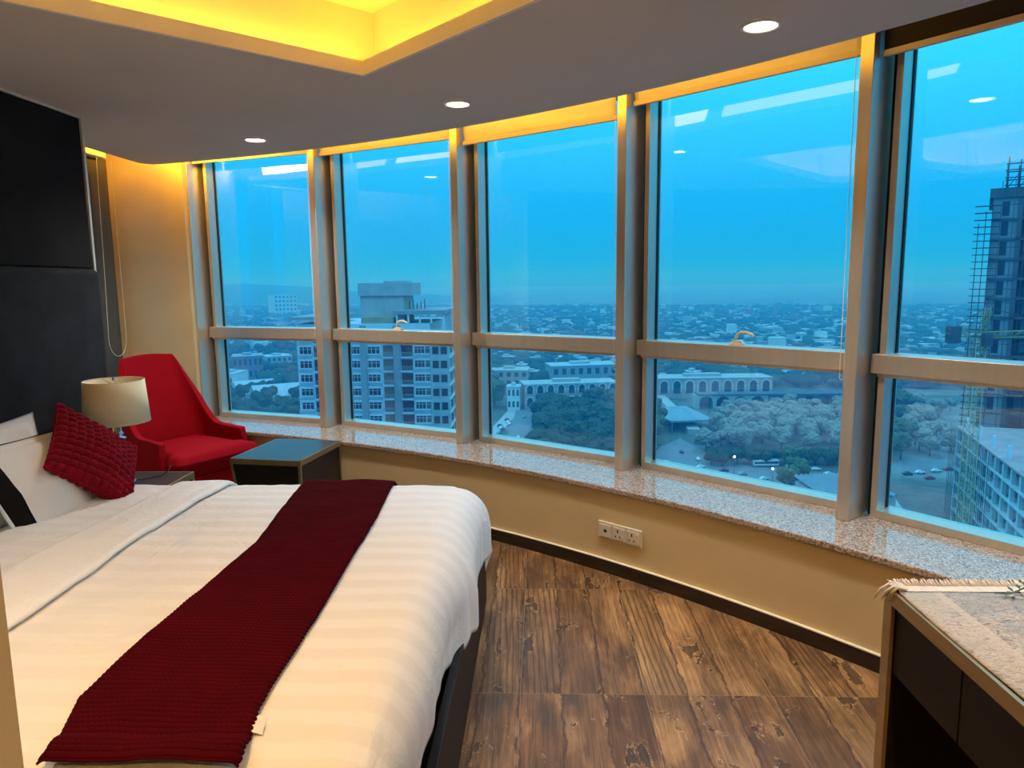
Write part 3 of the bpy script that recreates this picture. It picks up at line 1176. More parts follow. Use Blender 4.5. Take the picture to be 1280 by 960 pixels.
# ------------------------------------------------------------------ socket plate
a0, a1 = 39.67, 41.57
p0, p1 = pol(a0, R_W), pol(a1, R_W)
u = (p1 - p0); W = u.length; u /= W
n = Vector((u.y, -u.x))
if n.dot(C0 - p0) < 0:
    n = -n
fr = (v3(p0) - v3(n) * .0008, v3(u), v3(n), Vector((0, 0, 1)))
t = thing('socket_plate', 'cream triple socket and switch plate on the wall under the window sill', 'socket', (p0.x, p0.y, .23))
bevel(MB().box(0, W, 0, .012, .188, .282, fr).build('plate', M['plastic'], t), .004)
for k in range(3):
    x0 = .014 + k * (W - .01) / 3; x1 = x0 + (W - .028) / 3 - .008
    md = bevel(MB().box(x0, x1, .012, .0165, .200, .268, fr).build('socket' if k else 'television_outlet', M['plastic'], t), .002)
    cx_ = (x0 + x1) / 2 - (.008 if k else 0)
    h = MB()
    if k == 0:
        h.box(cx_ - .008, cx_ + .008, .0164, .0170, .226, .242, fr)
        h.build('jack', M['plastic_dark'], md)
    else:
        h.box(cx_ - .004, cx_ + .004, .0164, .0170, .240, .256, fr)
        h.box(cx_ - .017, cx_ - .010, .0164, .0170, .214, .224, fr).box(cx_ + .010, cx_ + .017, .0164, .0170, .214, .224, fr)
        h.build('pin_holes', M['plastic_dark'], md)
        bevel(MB().box(x1 - .014, x1 - .003, .0165, .021, .206, .262, fr).build('rocker', M['plastic'], md), .0015)

# ------------------------------------------------------------------ desk
DXF, DXB, DYF, DYN, ZD = .888, 1.50, 1.785, .42, .765
t = thing('desk', 'black desk with gold edges and drawers standing before the window at the right', 'desk', (1.19, 1.1, 0))
bevel(MB().box(DXF + .008, DXB, DYN, DYF - .002, ZD - .035, ZD).build('top', M['dark_wood'], t), .002)
g = MB().box(DXF, DXF + .010, DYN, DYF, ZD - .036, ZD + .001).box(DXF, DXB, DYF - .003, DYF + .006, ZD - .036, ZD + .001)
g.box(DXF, DXF + .010, DYF - .034, DYF + .005, 0, ZD - .036).box(DXF, DXF + .010, DYN, DYN + .036, 0, ZD - .036)
g.build('gold_edging', M['gold'], t)
for y0, y1 in ((DYF - .034, DYF), (DYN, DYN + .034)):
    MB().box(DXF + .010, DXB, y0, y1, 0, ZD - .036).build('side_panel', M['dark_wood'], t)
MB().box(DXB - .02, DXB, DYN + .034, DYF - .034, .10, ZD - .036).build('back_panel', M['black_lacquer'], t)
MB().box(DXF + .03, DXB - .02, DYN + .034, DYF - .034, .545, .555).build('drawer_floor', M['black_lacquer'], t)
edges = [DYF - .036, 1.462, 1.02, DYN + .036]
for y1, y0 in zip(edges, edges[1:]):
    bevel(MB().box(DXF + .012, DXF + .034, y0 + .002, y1 - .002, .548, ZD - .040).build('drawer', M['dark_wood'], t), .0015)
MB().tube([(DXF + .03, DYF - .05, .540), (DXF + .03, DYF - .05, .553)], .006, 8).build('hinge', M['chrome'], t)

# fringed cloth on the desk
m, tt, p = new_mat('faded_patterned_rug_cloth')
co = tt.coord()
n1 = tt.noise(tt.mapping(co, (1, 2.2, 1)), 28, 6, .72, 1.4)
n2 = tt.noise(co, 7, 3, .6)
c = tt.ramp(n1, [(.34, (.07, .06, .065)), (.43, (.26, .22, .20)), (.50, (.62, .57, .50)), (.57, (.26, .17, .11)), (.66, (.66, .62, .55))])
c = tt.mix(tt.ramp(n2, [(.45, (0, 0, 0)), (.6, (.5, .5, .5))]), c, (.20, .25, .28))
X, Y, _ = tt.sep(co)
bx = tt.math('LESS_THAN', tt.math('ABSOLUTE', tt.math('SUBTRACT', X, .99)), .010)
bo = tt.math('LESS_THAN', X, 1.0)
c = tt.mix(tt.math('MULTIPLY', bo, .35), c, (.62, .52, .40))
c = tt.mix(tt.math('MULTIPLY', bx, .4), c, (.62, .50, .40))
tt.l.new(c, p.inputs['Base Color']); p.inputs['Roughness'].default_value = .9
tt.l.new(tt.bump(tt.noise(co, 300, 3, .7), .5, .003), p.inputs['Normal'])
M['rug_cloth'] = m
M['fringe'] = mat('cream_fringe_yarn', (.70, .60, .50), .9, var=.15, vscale=60)
t = thing('table_runner', 'faded patterned fringed cloth lying on the black desk', 'table runner', (1.2, 1.1, ZD))
RX0 = DXF + .012


def cloth_fn(a, b):
    x = RX0 + (DXB - .05 - RX0) * a; y = DYN + .05 + (DYF - .045 - DYN - .05) * b
    return Vector((x + .004 * sin(y * 7) * (1 - a), y, ZD + .0055 + .0015 * noise.noise(Vector((x * 20, y * 20, 0)))))


solid(MB().grid(40, 70, cloth_fn).build('cloth', M['rug_cloth'], t), .004)
random.seed(3)
fg = MB()


def fringe_band(a, b):
    x = RX0 + (DXB - .05 - RX0) * a; y = DYF - .046 + .038 * b
    return Vector((x, y, ZD + .0058 + .002 * abs(sin(a * 260))))


fg.grid(180, 3, fringe_band)
x = RX0
while x < DXB - .055:
    y = DYF - .012
    L = random.uniform(.018, .038)
    dxx = random.uniform(-.006, .006)
    fg.tube([(x, y, ZD + .007), (x + dxx * .5, y + L * .6, ZD + .011 + random.uniform(0, .007)), (x + dxx, y + L, ZD + .004 + random.uniform(-.004, .008))], [.0028, .0024, .0010], 5)
    x += .0042
for k in range(16):          # tassel hanging over the near corner of the far edge
    ox, oy = random.uniform(-.012, .012), random.uniform(-.022, .014)
    s_ = Vector((RX0 + .012 + ox, DYF - .022 + oy, ZD + .010))
    fg.tube([s_, s_ + Vector((-.020, .002, .006)), s_ + Vector((-.034 + ox * .4, .003, -.006)), s_ + Vector((-.040 + ox, .004, -.024 - random.uniform(0, .012)))], [.0032, .0034, .003, .0012], 5)
fg.build('fringe', M['fringe'], t)

# green sprig lying on the cloth
M['leaf'] = mat('dark_green_leaf', (.05, .13, .05), .5, var=.3, vscale=40)
s0 = at(1243, 742, ZD + .012); s1 = at(1320, 738, ZD + .015)
t = thing('plant_sprig', 'green leafy sprig lying on the patterned cloth at the right', 'plant', (s1.x, s1.y, ZD + .012))
stem = [s0, s0.lerp(s1, .22) + Vector((0, -.012, .004)), s0.lerp(s1, .5) + Vector((0, 0, .012)), s0.lerp(s1, .8) + Vector((0, .006, .022)), s1 + Vector((0, 0, .03))]
MB().tube(stem, [.0012, .0018, .002, .0022, .0024], 6).build('stem', M['leaf'], t)
for k in range(16):
    f = .12 + .86 * k / 15
    i = min(3, int(f * 4)); pp = stem[i].lerp(stem[i + 1], f * 4 - i)
    a = random.uniform(-1.2, 1.2) + (pi / 2 if k % 2 else -pi / 2)
    d = Vector((cos(a), sin(a), random.uniform(.0, .6))).normalized() * random.uniform(.016, .030)
    sd = d.cross(Vector((0, 0, 1))).normalized() * .0048
    lf = MB().add([pp, pp + d * .5 + sd + Vector((0, 0, .002)), pp + d, pp + d * .5 - sd + Vector((0, 0, .002)), pp + d * .5 + Vector((0, 0, .0005))], [(0, 1, 4), (1, 2, 4), (2, 3, 4), (3, 0, 4)], smooth=True)
    solid(lf.build('leaf', M['leaf'], t), .0006)

# ------------------------------------------------------------------ lamps of the room
M['lens'] = emis('warm_white_lamp_lens', (1.0, .86, .62), 14)
M['lamp_ring'] = mat('white_lamp_ring', (.78, .74, .66), .4)
LAMPS = [((-1.755, 4.526), 'recessed ceiling downlight closest to the beige corner wall', 1),
         ((-.408, 3.746), 'recessed ceiling downlight above the foot of the bed, between two others', 1),
         ((.792, 2.727), 'recessed ceiling downlight nearest the desk, above the right-hand windows', 1),
         ((1.75, 1.55), 'recessed ceiling downlight over the back of the desk', 1),
         ((-1.95, 1.35), 'recessed ceiling downlight over the near side of the bed head', 1),
         ((-.75, 1.05), 'recessed ceiling downlight over the near side of the bed foot', 1),
         ((.75, -.55), 'recessed ceiling downlight behind the viewpoint towards the back wall', 1)]
POW = [24, 12.5, 21, 21, 13, 21, 40]
proto = None
for i, ((x, y), lab, _) in enumerate(LAMPS):
    t = thing('downlight', lab, 'ceiling light', (x, y, Z_C), group='recessed downlights in the dropped ceiling')
    MB().lathe([(.070, -.0005), (.070, -.007), (.060, -.009), (.056, -.004), (.056, .0)], (x, y, Z_C), 40).build('ring', M['lamp_ring'], t)
    MB().lathe([(0, -.0045), (.056, -.0045), (.056, -.0025), (0, -.0025)], (x, y, Z_C), 40).build('lens', M['lens'], t)
    ld = bpy.data.lights.new('downlight_lamp', 'SPOT')
    ld.energy = POW[i] * 4; ld.color = (1.0, .94, .87) if i < 5 else (1.0, .62, .24); ld.spot_size = radians(150 if i in (0, 6) else 108); ld.spot_blend = .9; ld.shadow_soft_size = .05
    lo = bpy.data.objects.new('downlight_lamp', ld)
    lo.location = (x, y, Z_C - .06)
    COL.objects.link(lo)

AMBER = (1.0, .505, .042)
M['led'] = emis('amber_led_strip', AMBER, 2.5)


def led(name, p, q, z, energy, aim, width=.03):
    """a strip lamp from plan point p to q, shining along aim"""
    p, q = v3(p, z), v3(q, z)
    d = (q - p); L = d.length; d.normalize()
    aim = Vector(aim).normalized()
    aim = (aim - d * aim.dot(d)).normalized()
    y = (-aim).cross(d)
    ld = bpy.data.lights.new(name, 'AREA')
    ld.shape = 'RECTANGLE'; ld.size = L; ld.size_y = width; ld.energy = energy; ld.color = AMBER
    lo = bpy.data.objects.new(name, ld)
    mm = Matrix.Identity(4)
    for i, v in enumerate((d, y, -aim)):
        mm[0][i], mm[1][i], mm[2][i] = v
    mm.translation = (p + q) / 2
    lo.matrix_world = mm
    COL.objects.link(lo)


lp = coffer_loop(.10)
t = thing('led_strip', 'amber light strip hidden on the ledge round the recessed ceiling panel', 'light strip', (K.x, K.y, Z_C + .05))
for i in range(4):
    p, q = lp[i], lp[(i + 1) % 4]
    d = (q - p).normalized()
    mid = (lp[0] + lp[2]) / 2
    inw = Vector((-d.y, d.x))
    if inw.dot(mid - p) < 0:
        inw = -inw
    led('cove_lamp', p + d * .06, q - d * .06, Z_C + .062, 6.0, (inw.x * .25, inw.y * .25, 1))
    o3 = (v3(p), v3(d), v3(inw), Vector((0, 0, 1)))
    MB().box(.03, (q - p).length - .03, -.035, -.02, Z_C + .051, Z_C + .057, o3).build('strip', M['led'], t)
t = thing('led_strip', 'amber light strip hidden above the ceiling edge along the windows', 'light strip', (0, 4, Z_C + .05))
arc_slab(MB(), R_C - .10, R_C - .085, Z_C + .051, Z_C + .057, 15.5, 47.2).build('strip', M['led'], t)
for k in range(4):
    p, q = pol(A_M[k] + .4, R_C - .17), pol(A_M[k + 1] - .4, R_C - .17)
    a = radians((A_M[k] + A_M[k + 1]) / 2)
    led('cove_lamp', p, q, Z_C + .16, (3.5, 6, 6.5, 3.6)[k], (sin(a), cos(a), .55), .26)
led('cove_lamp', (-2.86, 5.25), (-2.20, 5.20), Z_C + .16, 11.0, (0, 1, -.25), .20)
led('cove_lamp', (-2.88, 4.25), (-2.88, 5.2), Z_C + .075, 5.0, (-1, 0, .1))

# ------------------------------------------------------------------ sky
w = bpy.data.worlds.new('dusk_sky')
sc.world = w
w.use_nodes = True
T = NT(w)
bg = T.n['Background']
co = T.coord('Generated')
el = T.math('ARCSINE', T.sep(co)[2])
f = T.math('ADD', T.math('MULTIPLY', el, 1 / pi), .5)          # 0 nadir, .5 horizon, 1 zenith
d2 = lambda deg: .5 + deg / 180
sky = T.ramp(f, [(0, (.02, .08, .20)), (d2(-2), (.012, .18, .55)), (d2(0), (.010, .42, 1.08)), (d2(6), (.016, .60, 1.22)),
                 (d2(14), (.07, .96, 1.40)), (d2(24), (.24, 1.25, 1.65)), (d2(40), (.62, 1.70, 2.5)), (d2(90), (.95, 1.85, 2.8))])
T.l.new(sky, bg.inputs[0])
bg.inputs[1].default_value = 1.0
w.cycles.sampling_method = 'MANUAL'
w.cycles.sample_map_resolution = 256

# ------------------------------------------------------------------ the city below
ZG = -86.0


def G(px, py, z=ZG):
    return at(px, py, z)


mg, tt, p = new_mat('hazy_city_ground')
co = tt.coord()
n1 = tt.noise(co, .006, 6, .62); n2 = tt.noise(co, .05, 5, .7)
c = tt.ramp(n1, [(.35, (.055, .085, .05)), (.5, (.15, .15, .13)), (.62, (.28, .26, .24))])
c = tt.mix(tt.ramp(n2, [(.42, (0, 0, 0)), (.60, (.8, .8, .8))]), c, (.07, .09, .06))
tt.l.new(c, p.inputs['Base Color']); p.inputs['Roughness'].default_value = .9
M['ground'] = mg
M['asphalt'] = mat('grey_asphalt', (.20, .205, .215), .8, var=.12, vscale=.2)
M['dirt'] = mat('brown_bare_earth', (.17, .12, .10), .95, var=.3, vscale=.15)
M['concrete'] = mat('pale_concrete', (.42, .42, .41), .8, var=.12, vscale=.4)
M['white_wall'] = mat('white_building_wall', (.66, .67, .68), .8, var=.08, vscale=.4)
M['grey_wall'] = mat('grey_building_wall', (.30, .31, .33), .8, var=.10, vscale=.4)
M['pink_wall'] = mat('pink_stone_wall', (.50, .33, .31), .85, var=.15, vscale=.3)
M['brick'] = mat('red_brown_wall', (.30, .15, .13), .85, var=.15, vscale=.3)
M['window_dark'] = mat('dark_window_pane', (.035, .045, .06), .15)
M['tan_wall'] = mat('yellow_grey_wall', (.36, .31, .20), .85, var=.2, vscale=.4)
M['dark_concrete'] = mat('raw_dark_concrete', (.10, .115, .135), .85, var=.3, vscale=.3)
M['steel'] = mat('scaffold_steel', (.05, .055, .065), .6)
M['crane_yellow'] = mat('crane_yellow_paint', (.40, .32, .16), .6)
M['tin'] = mat('pale_metal_roof', (.42, .46, .50), .5, var=.08, vscale=.3)
M['glass_roof'] = mat('blue_grey_roof', (.22, .28, .32), .5, var=.2, vscale=.2)


def leaf_mat(name, a, b):
    m, t, p = new_mat(name)
    n = t.noise(t.coord(), .55, 5, .75)
    t.l.new(t.ramp(n, [(.35, a), (.65, b)]), p.inputs['Base Color'])
    p.inputs['Roughness'].default_value = .9
    t.l.new(t.bump(t.noise(t.coord(), 1.6, 4, .7), .8, .5), p.inputs['Normal'])
    return m


M['leaf_dark'] = leaf_mat('dark_tree_leaves', (.015, .032, .016), (.065, .10, .045))
M['leaf_mid'] = leaf_mat('green_tree_leaves', (.03, .06, .025), (.12, .16, .07))
M['leaf_pale'] = leaf_mat('pale_dry_tree_leaves', (.16, .13, .10), (.42, .35, .27))
M['bark'] = mat('tree_bark', (.07, .05, .035), .9)

gr = MB().add([(-9000, 60, ZG), (9000, 60, ZG), (9000, 16000, ZG), (-9000, 16000, ZG)], [(0, 1, 2, 3)])
gr.build('ground', M['ground'], kind='structure')


def strip(name, pts, width, m, z=.06):
    mb = MB()
    L = []; R_ = []
    for i, p in enumerate(pts):
        a, b = pts[max(0, i - 1)], pts[min(len(pts) - 1, i + 1)]
        d = Vector((b[0] - a[0], b[1] - a[1])).normalized(); n = Vector((-d.y, d.x)) * width / 2
        L.append((p[0] + n.x, p[1] + n.y)); R_.append((p[0] - n.x, p[1] - n.y))
    poly = R_ + L[::-1]
    return MB().prism(poly, ZG - .5, ZG + z).build(name, m, kind='structure')


def patch(name, pix, m, z=.05):
    return MB().prism([tuple(G(*q)[:2]) for q in pix], ZG - .5, ZG + z).build(name, m, kind='structure')


gxy = lambda a, b: tuple(G(a, b)[:2])
strip('road', [gxy(640, 575), gxy(652, 530), gxy(661, 500), gxy(668, 478)], 13, M['asphalt'], .10)
patch('path', [(596, 556), (612, 556), (650, 514), (636, 512)], M['concrete'], .08)
patch('street', [(808, 600), (822, 560), (850, 548), (905, 578), (1010, 592), (1060, 596), (1060, 640), (900, 640)], M['asphalt'], .07)
strip('road', [gxy(1080, 590), gxy(1130, 583), gxy(1200, 578), gxy(1280, 575)], 14, M['asphalt'], .08)
patch('path', [(1085, 606), (1106, 606), (1150, 665), (1110, 700), (1085, 690)], M['concrete'], .06)
patch('field', [(1112, 604), (1190, 612), (1220, 700), (1150, 720), (1130, 655)], M['dirt'], .055)
patch('field', [(900, 512), (1062, 510), (1062, 575), (880, 575)], M['dirt'], .05)


def copy_tree(o, parent=None):
    c = o.copy()
    COL.objects.link(c)
    if parent is not None:
        c.parent = parent
    for ch in [x for x in bpy.data.objects if x.parent == o]:
        copy_tree(ch, c)
    return c


KIDS = {}


def dup(root, kids, loc, rz=0.0, s=1.0, label=None, group=None):
    c = root.copy(); COL.objects.link(c)
    c.location = loc; c.rotation_euler = (0, 0, rz)
    c.scale = s if isinstance(s, tuple) else (s, s, s)
    if label:
        c['label'] = label
    if group:
        c['group'] = group
    for ch in kids:
        d = ch.copy(); COL.objects.link(d); d.parent = c
    return c


# ---- trees
def make_tree(kind, m, seed, loc, h, lab, group):
    rnd = random.Random(seed)
    mb = MB()
    bm = bmesh.new()
    bmesh.ops.create_icosphere(bm, subdivisions=3, radius=1)
    bv = [v.co.copy() for v in bm.verts]; bf = [tuple(v.index for v in f.verts) for f in bm.faces]
    bm.free()
    blobs = [(Vector((0, 0, .68)), .30)]
    for k in range(9):
        a = rnd.uniform(0, 2 * pi); r = rnd.uniform(.16, .32)
        blobs.append((Vector((r * cos(a), r * sin(a), rnd.uniform(.42, .84))), rnd.uniform(.15, .24)))
    for c, r in blobs:
        vs = []
        for v in bv:
            d = 1 + .25 * noise.noise(v * 2.3 + c * 9) + .30 * noise.noise(v * 6.5 + c * 5) + .22 * noise.noise(v * 13 + c * 7)
            vs.append(c + Vector((v.x, v.y, v.z * .82)) * (r * d))
        mb.add(vs, bf, 0, False)
    t = thing(kind, lab, 'tree', (0, 0, 0), group=group)
    cr = mb.build('crown', m, t)
    tk = MB().tube([(0, 0, 0), (.01, 0, .25), (.0, .01, .6)], [.03, .022, .012], 8).build('trunk', M['bark'], t)
    t.location = loc; t.scale = (h, h, h)
    return t, [cr, tk]


def tree_set(kind, m, seeds, spots, lab, group):
    protos = []
    for i, (x, y, h, rz) in enumerate(spots):
        if i < len(seeds):
            protos.append(make_tree(kind, m, seeds[i], (x, y, ZG), h, lab, group))
        else:
            r, ks = protos[i % len(protos)]
            dup(r, ks, (x, y, ZG), rz, h)


def scatter(pix_poly, n, hr, rnd, mind=7):
    """n spots inside a quad of the ground (quad given by its photographed corners)"""
    a, b, c, d = [G(*q) for q in pix_poly]
    out = []
    tries = 0
    while len(out) < n and tries < n * 60:
        tries += 1
        u, v = rnd.random(), rnd.random()
        p = a.lerp(b, u).lerp(d.lerp(c, u), v)
        if all((p.x - o[0]) ** 2 + (p.y - o[1]) ** 2 > mind ** 2 for o in out):
            out.append((p.x, p.y, rnd.uniform(*hr), rnd.uniform(0, 6.28)))
    return out


R1 = random.Random(11)
tree_set('tree', M['leaf_dark'], [1, 2, 3], scatter([(672, 520), (772, 510), (772, 590), (672, 580)], 52, (11, 18), R1, 8),
         'dense dark tree in the park beside the straight road', 'dark park trees beside the straight road')
tree_set('tree', M['leaf_mid'], [4, 5], scatter([(598, 478), (624, 476), (622, 508), (598, 512)], 9, (14, 20), R1, 10),
         'round green tree left of the straight road, before the pink arcaded building', 'green trees left of the straight road')
tree_set('tree', M['leaf_pale'], [6, 7, 8], scatter([(905, 516), (1064, 514), (1064, 566), (880, 566)], 64, (9, 14), R1, 8),
         'pale dry tree in the fenced park across the street', 'pale dry trees in the fenced park')
tree_set('tree', M['leaf_dark'], [9, 10], scatter([(880, 577), (1064, 575), (1064, 583), (880, 583)], 26, (6, 9), R1, 5),
         'small dark tree in the row along the fenced park', 'dark row of trees along the park fence')
tree_set('tree', M['leaf_mid'], [12, 13], scatter([(792, 520), (822, 516), (812, 575), (792, 590)], 13, (12, 17), R1, 9),
         'green street tree beside the pale ramp', 'green trees beside the ramp')
tree_set('tree', M['leaf_mid'], [14, 15], scatter([(1095, 480), (1132, 480), (1128, 575), (1090, 575)], 22, (11, 18), R1, 11),
         'green tree at the left edge of the last window, above the dirt lot', 'green trees above the dirt lot')
tree_set('tree', M['leaf_pale'], [16, 17], scatter([(1134, 510), (1190, 512), (1190, 572), (1134, 572)], 20, (8, 13), R1, 10),
         'pale dry tree behind the dirt lot', 'pale trees behind the dirt lot')
tree_set('tree', M['leaf_dark'], [18, 19], scatter([(268, 500), (374, 490), (374, 535), (270, 535)], 34, (9, 15), R1, 9),
         'dark tree among the low roofs beside the apartment tower', 'dark trees beside the apartment tower')
tree_set('tree', M['leaf_dark'], [20, 21], scatter([(268, 440), (374, 436), (374, 452), (268, 456)], 30, (12, 18), R1, 16),
         'dark tree far behind the low white roofs', 'dark trees behind the low white roofs')
tree_set('tree', M['leaf_mid'], [22], scatter([(975, 590), (1000, 588), (1004, 612), (972, 612)], 4, (9, 12), R1, 8),
         'bushy tree on the street corner', 'bushy trees on the street corner')


# ---- buildings with windows
def house(name, label, cat, cx, cy, sx, sy, h, rz, wall, roofm, group=None, cols=0, floors=0, arch=False, over=.4):
    t = thing(name, label, cat, (cx, cy, ZG), rz, group)
    ks = []
    ks.append(local(t, MB().box(-sx / 2, sx / 2, -sy / 2, sy / 2, 0, h)).build('wall', wall, t))
    ks.append(local(t, MB().box(-sx / 2 - over, sx / 2 + over, -sy / 2 - over, sy / 2 + over, h, h + .6).box(-sx / 6, sx / 8, -sy / 8, sy / 5, h + .6, h + 2.6)).build('roof', roofm, t))
    if cols:
        fh = h / floors; cw = sx / cols
        first = None
        for f in range(floors):
            for c in range(cols):
                x = -sx / 2 + cw * (c + .5)
                z0 = f * fh + fh * .28; z1 = f * fh + fh * (.72 if arch else .8)
                wd = cw * .26
                mb = MB()
                if arch:
                    prof = [(x - wd, z0), (x + wd, z0), (x + wd, z1)] + [(x + wd * cos(a), z1 + wd * sin(a)) for a in (pi * .2, pi * .4, pi * .6, pi * .8)] + [(x - wd, z1)]
                    n_ = len(prof)
                    mb.add([(q[0], -sy / 2 - .12, q[1]) for q in prof] + [(q[0], -sy / 2 + .02, q[1]) for q in prof],
                           [tuple(range(n_))] + [(i, n_ + i, n_ + (i + 1) % n_, (i + 1) % n_) for i in range(n_)])
                else:
                    mb.box(x - wd, x + wd, -sy / 2 - .08, -sy / 2 + .02, z0, z1)
                ks.append(local(t, mb).build('window', M['window_dark'], t))
                if arch:
                    fb = MB()
                    w2 = wd * 1.35
                    prof2 = [(x - w2, z0)] + [(x + w2 * cos(a), z1 + w2 * sin(a)) for a in (pi, pi * .75, pi * .5, pi * .25, 0)] + [(x + w2, z0)]
                    for i in range(len(prof2) - 1):
                        q0, q1 = prof2[i], prof2[i + 1]
                        fb.tube([(q0[0], -sy / 2 - .2, q0[1]), (q1[0], -sy / 2 - .2, q1[1])], .35, 4)
                    ks.append(local(t, fb).build('surround', M['white_wall'], ks[-1]))
    return t, ks


def span(a, b, depth):
    """plan box whose front runs between two photographed ground points"""
    p, q = G(*a), G(*b)
    d = (q - p); L = d.length
    rz = atan2(d.y, d.x)
    n = Vector((-sin(rz), cos(rz), 0))
    c = (p + q) / 2 + n * depth / 2
    return c.x, c.y, L, rz


cx, cy, L, rz = span((656, 512), (772, 508), 22)
house('arcade_building', 'long pink building with arched windows facing the dark park', 'building', cx, cy, L, 22, 17, rz, M['pink_wall'], M['concrete'], cols=9, floors=2, arch=True)
cx, cy, L, rz = span((634, 513), (650, 513), 14)
house('apartment_house', 'small white house at the end of the straight road', 'building', cx, cy, L, 14, 16, rz, M['white_wall'], M['tin'], cols=3, floors=2)
cx, cy, L, rz = span((806, 499), (965, 497), 24)
house('arcade_building', 'long pink arcaded building behind the pale ramp and dark viaduct', 'building', cx, cy, L, 24, 15, rz, M['pink_wall'], M['concrete'], cols=10, floors=1, arch=True)
cx, cy, L, rz = span((612, 484), (660, 484), 26)
house('apartment_house', 'pink-grey block behind the round trees left of the road', 'building', cx, cy, L, 26, 14, rz, M['pink_wall'], M['concrete'], cols=5, floors=2)
cx, cy, L, rz = span((690, 487), (772, 484), 26)
house('apartment_house', 'wide grey-blue block right behind the long pink building', 'building', cx, cy, L, 26, 19, rz, M['grey_wall'], M['tin'], cols=8, floors=2)

# dark viaduct with arches
cx, cy, L, rz = span((872, 512), (1066, 511), 12)
t = thing('viaduct', 'low dark arched viaduct crossing behind the pale park trees', 'bridge', (cx, cy, ZG), rz)
mb = MB()
nA = 9
local(t, MB().box(-L / 2, L / 2, -6, 6, 9.5, 10.6)).build('deck', M['dark_concrete'], t)
for i in range(nA + 1):
    x = -L / 2 + L * i / nA
    local(t, MB().box(x - 1.1, x + 1.1, -5.6, 5.6, 0, 9.5)).build('pier', M['concrete'] if i < 5 else M['dark_concrete'], t)
local(t, MB().box(-L / 2, L / 2, 4.6, 5.4, 0, 9.5)).build('back_wall', M['dark_concrete'], t)
for i in range(nA):
    x0 = -L / 2 + L * i / nA + 1.1; x1 = -L / 2 + L * (i + 1) / nA - 1.1
    xc, hw = (x0 + x1) / 2, (x1 - x0) / 2
    vs = []; fs = []
    for j in range(13):
        a = pi * j / 12
        for z in (4.5 + 4.6 * sin(a), 9.5):
            for yy in (-5.6, -5.0):
                vs.append((xc - hw * cos(a), yy, z))
    for j in range(12):
        b = 4 * j
        fs += [(b, b + 4, b + 6, b + 2), (b + 1, b + 3, b + 7, b + 5), (b, b + 1, b + 5, b + 4)]
    local(t, MB().add(vs, fs)).build('arch', M['concrete'] if i < 4 else M['dark_concrete'], t)

# ramp and canopy
strip('path', [gxy(818, 492), gxy(840, 514), gxy(868, 543)], 7, M['concrete'], 3.0)
cx, cy, L, rz = span((838, 541), (893, 539), 48)
t = thing('canopy', 'wide pale blue-grey canopy roof at the foot of the ramp', 'building', (cx, cy, ZG), rz)
local(t, MB().box(-L / 2, L / 2, -24, 24, 6.0, 7.0)).build('roof', M['glass_roof'], t)
for sx in (-1, 1):
    for sy in (-1, 0, 1):
        local(t, MB().tube([(sx * (L / 2 - 2), sy * 21, 0), (sx * (L / 2 - 2), sy * 21, 6.1)], .4, 8)).build('column', M['concrete'], t)
t = thing('market_hall', 'low pale ribbed roof at the street corner below the fourth window', 'building', (*gxy(1052, 628), ZG), radians(8))
mb = MB()
for i in range(14):
    x = -14 + 2 * i
    mb.add([(x, -14, 6), (x + 1, -14, 7), (x + 2, -14, 6), (x, 12, 8), (x + 1, 12, 9), (x + 2, 12, 8)], [(0, 1, 4, 3), (1, 2, 5, 4)])
ro_ = local(t, mb).build('roof', M['glass_roof'], t)
solid(ro_, .2)
local(t, MB().box(-13.5, 13.5, -13.5, 11.5, 0, 6)).build('wall', M['concrete'], t)

# pale tent-roofed hall and low white roofs beside the tower
def gable(name, label, cx, cy, sx, sy, h, rise, rz, wall, roofm):
    t = thing(name, label, 'building', (cx, cy, ZG), rz)
    local(t, MB().box(-sx / 2, sx / 2, -sy / 2, sy / 2, 0, h)).build('wall', wall, t)
    e = 1.2
    r = MB().add([(-sx / 2 - e, -sy / 2 - e, h), (sx / 2 + e, -sy / 2 - e, h), (sx / 2 + e, sy / 2 + e, h), (-sx / 2 - e, sy / 2 + e, h), (-sx / 2 - e, 0, h + rise), (sx / 2 + e, 0, h + rise)],
                 [(0, 1, 5, 4), (2, 3, 4, 5), (1, 2, 5), (3, 0, 4), (0, 3, 2, 1)])
    local(t, r).build('roof', roofm, t)


cx, cy, L, rz = span((312, 508), (372, 506), 34)
gable('hall', 'long hall with a pale pitched roof among dark trees beside the apartment tower', cx, cy, L, 34, 7, 7, rz + radians(20), M['white_wall'], M['tin'])
cx, cy, L, rz = span((268, 489), (292, 489), 30)
house('warehouse', 'white boxy building at the far left of the first window', 'building', cx, cy, L, 30, 14, rz, M['white_wall'], M['tin'], cols=4, floors=1)
cx, cy, L, rz = span((292, 476), (330, 474), 30)
house('apartment_house', 'red-brown block among the low white roofs', 'building', cx, cy, L, 30, 22, rz, M['brick'], M['grey_wall'], cols=6, floors=2)
cx, cy, L, rz = span((298, 494), (345, 490), 26)
gable('warehouse', 'warehouse with a bright low roof before the red-brown block', cx, cy, L, 26, 6, 4, rz, M['white_wall'], M['tin'])
cx, cy, L, rz = span((334, 462), (366, 460), 26)
house('apartment_house', 'pale block behind the low roofs, left of the apartment tower', 'building', cx, cy, L, 26, 13, rz, M['concrete'], M['tin'], cols=5, floors=2)
cx, cy, L, rz = span((344, 395), (372, 394), 60)
house('apartment_house', 'pale slab block standing out before the far hills', 'building', cx, cy, L, 60, 60, rz, M['white_wall'], M['tin'], cols=6, floors=5)

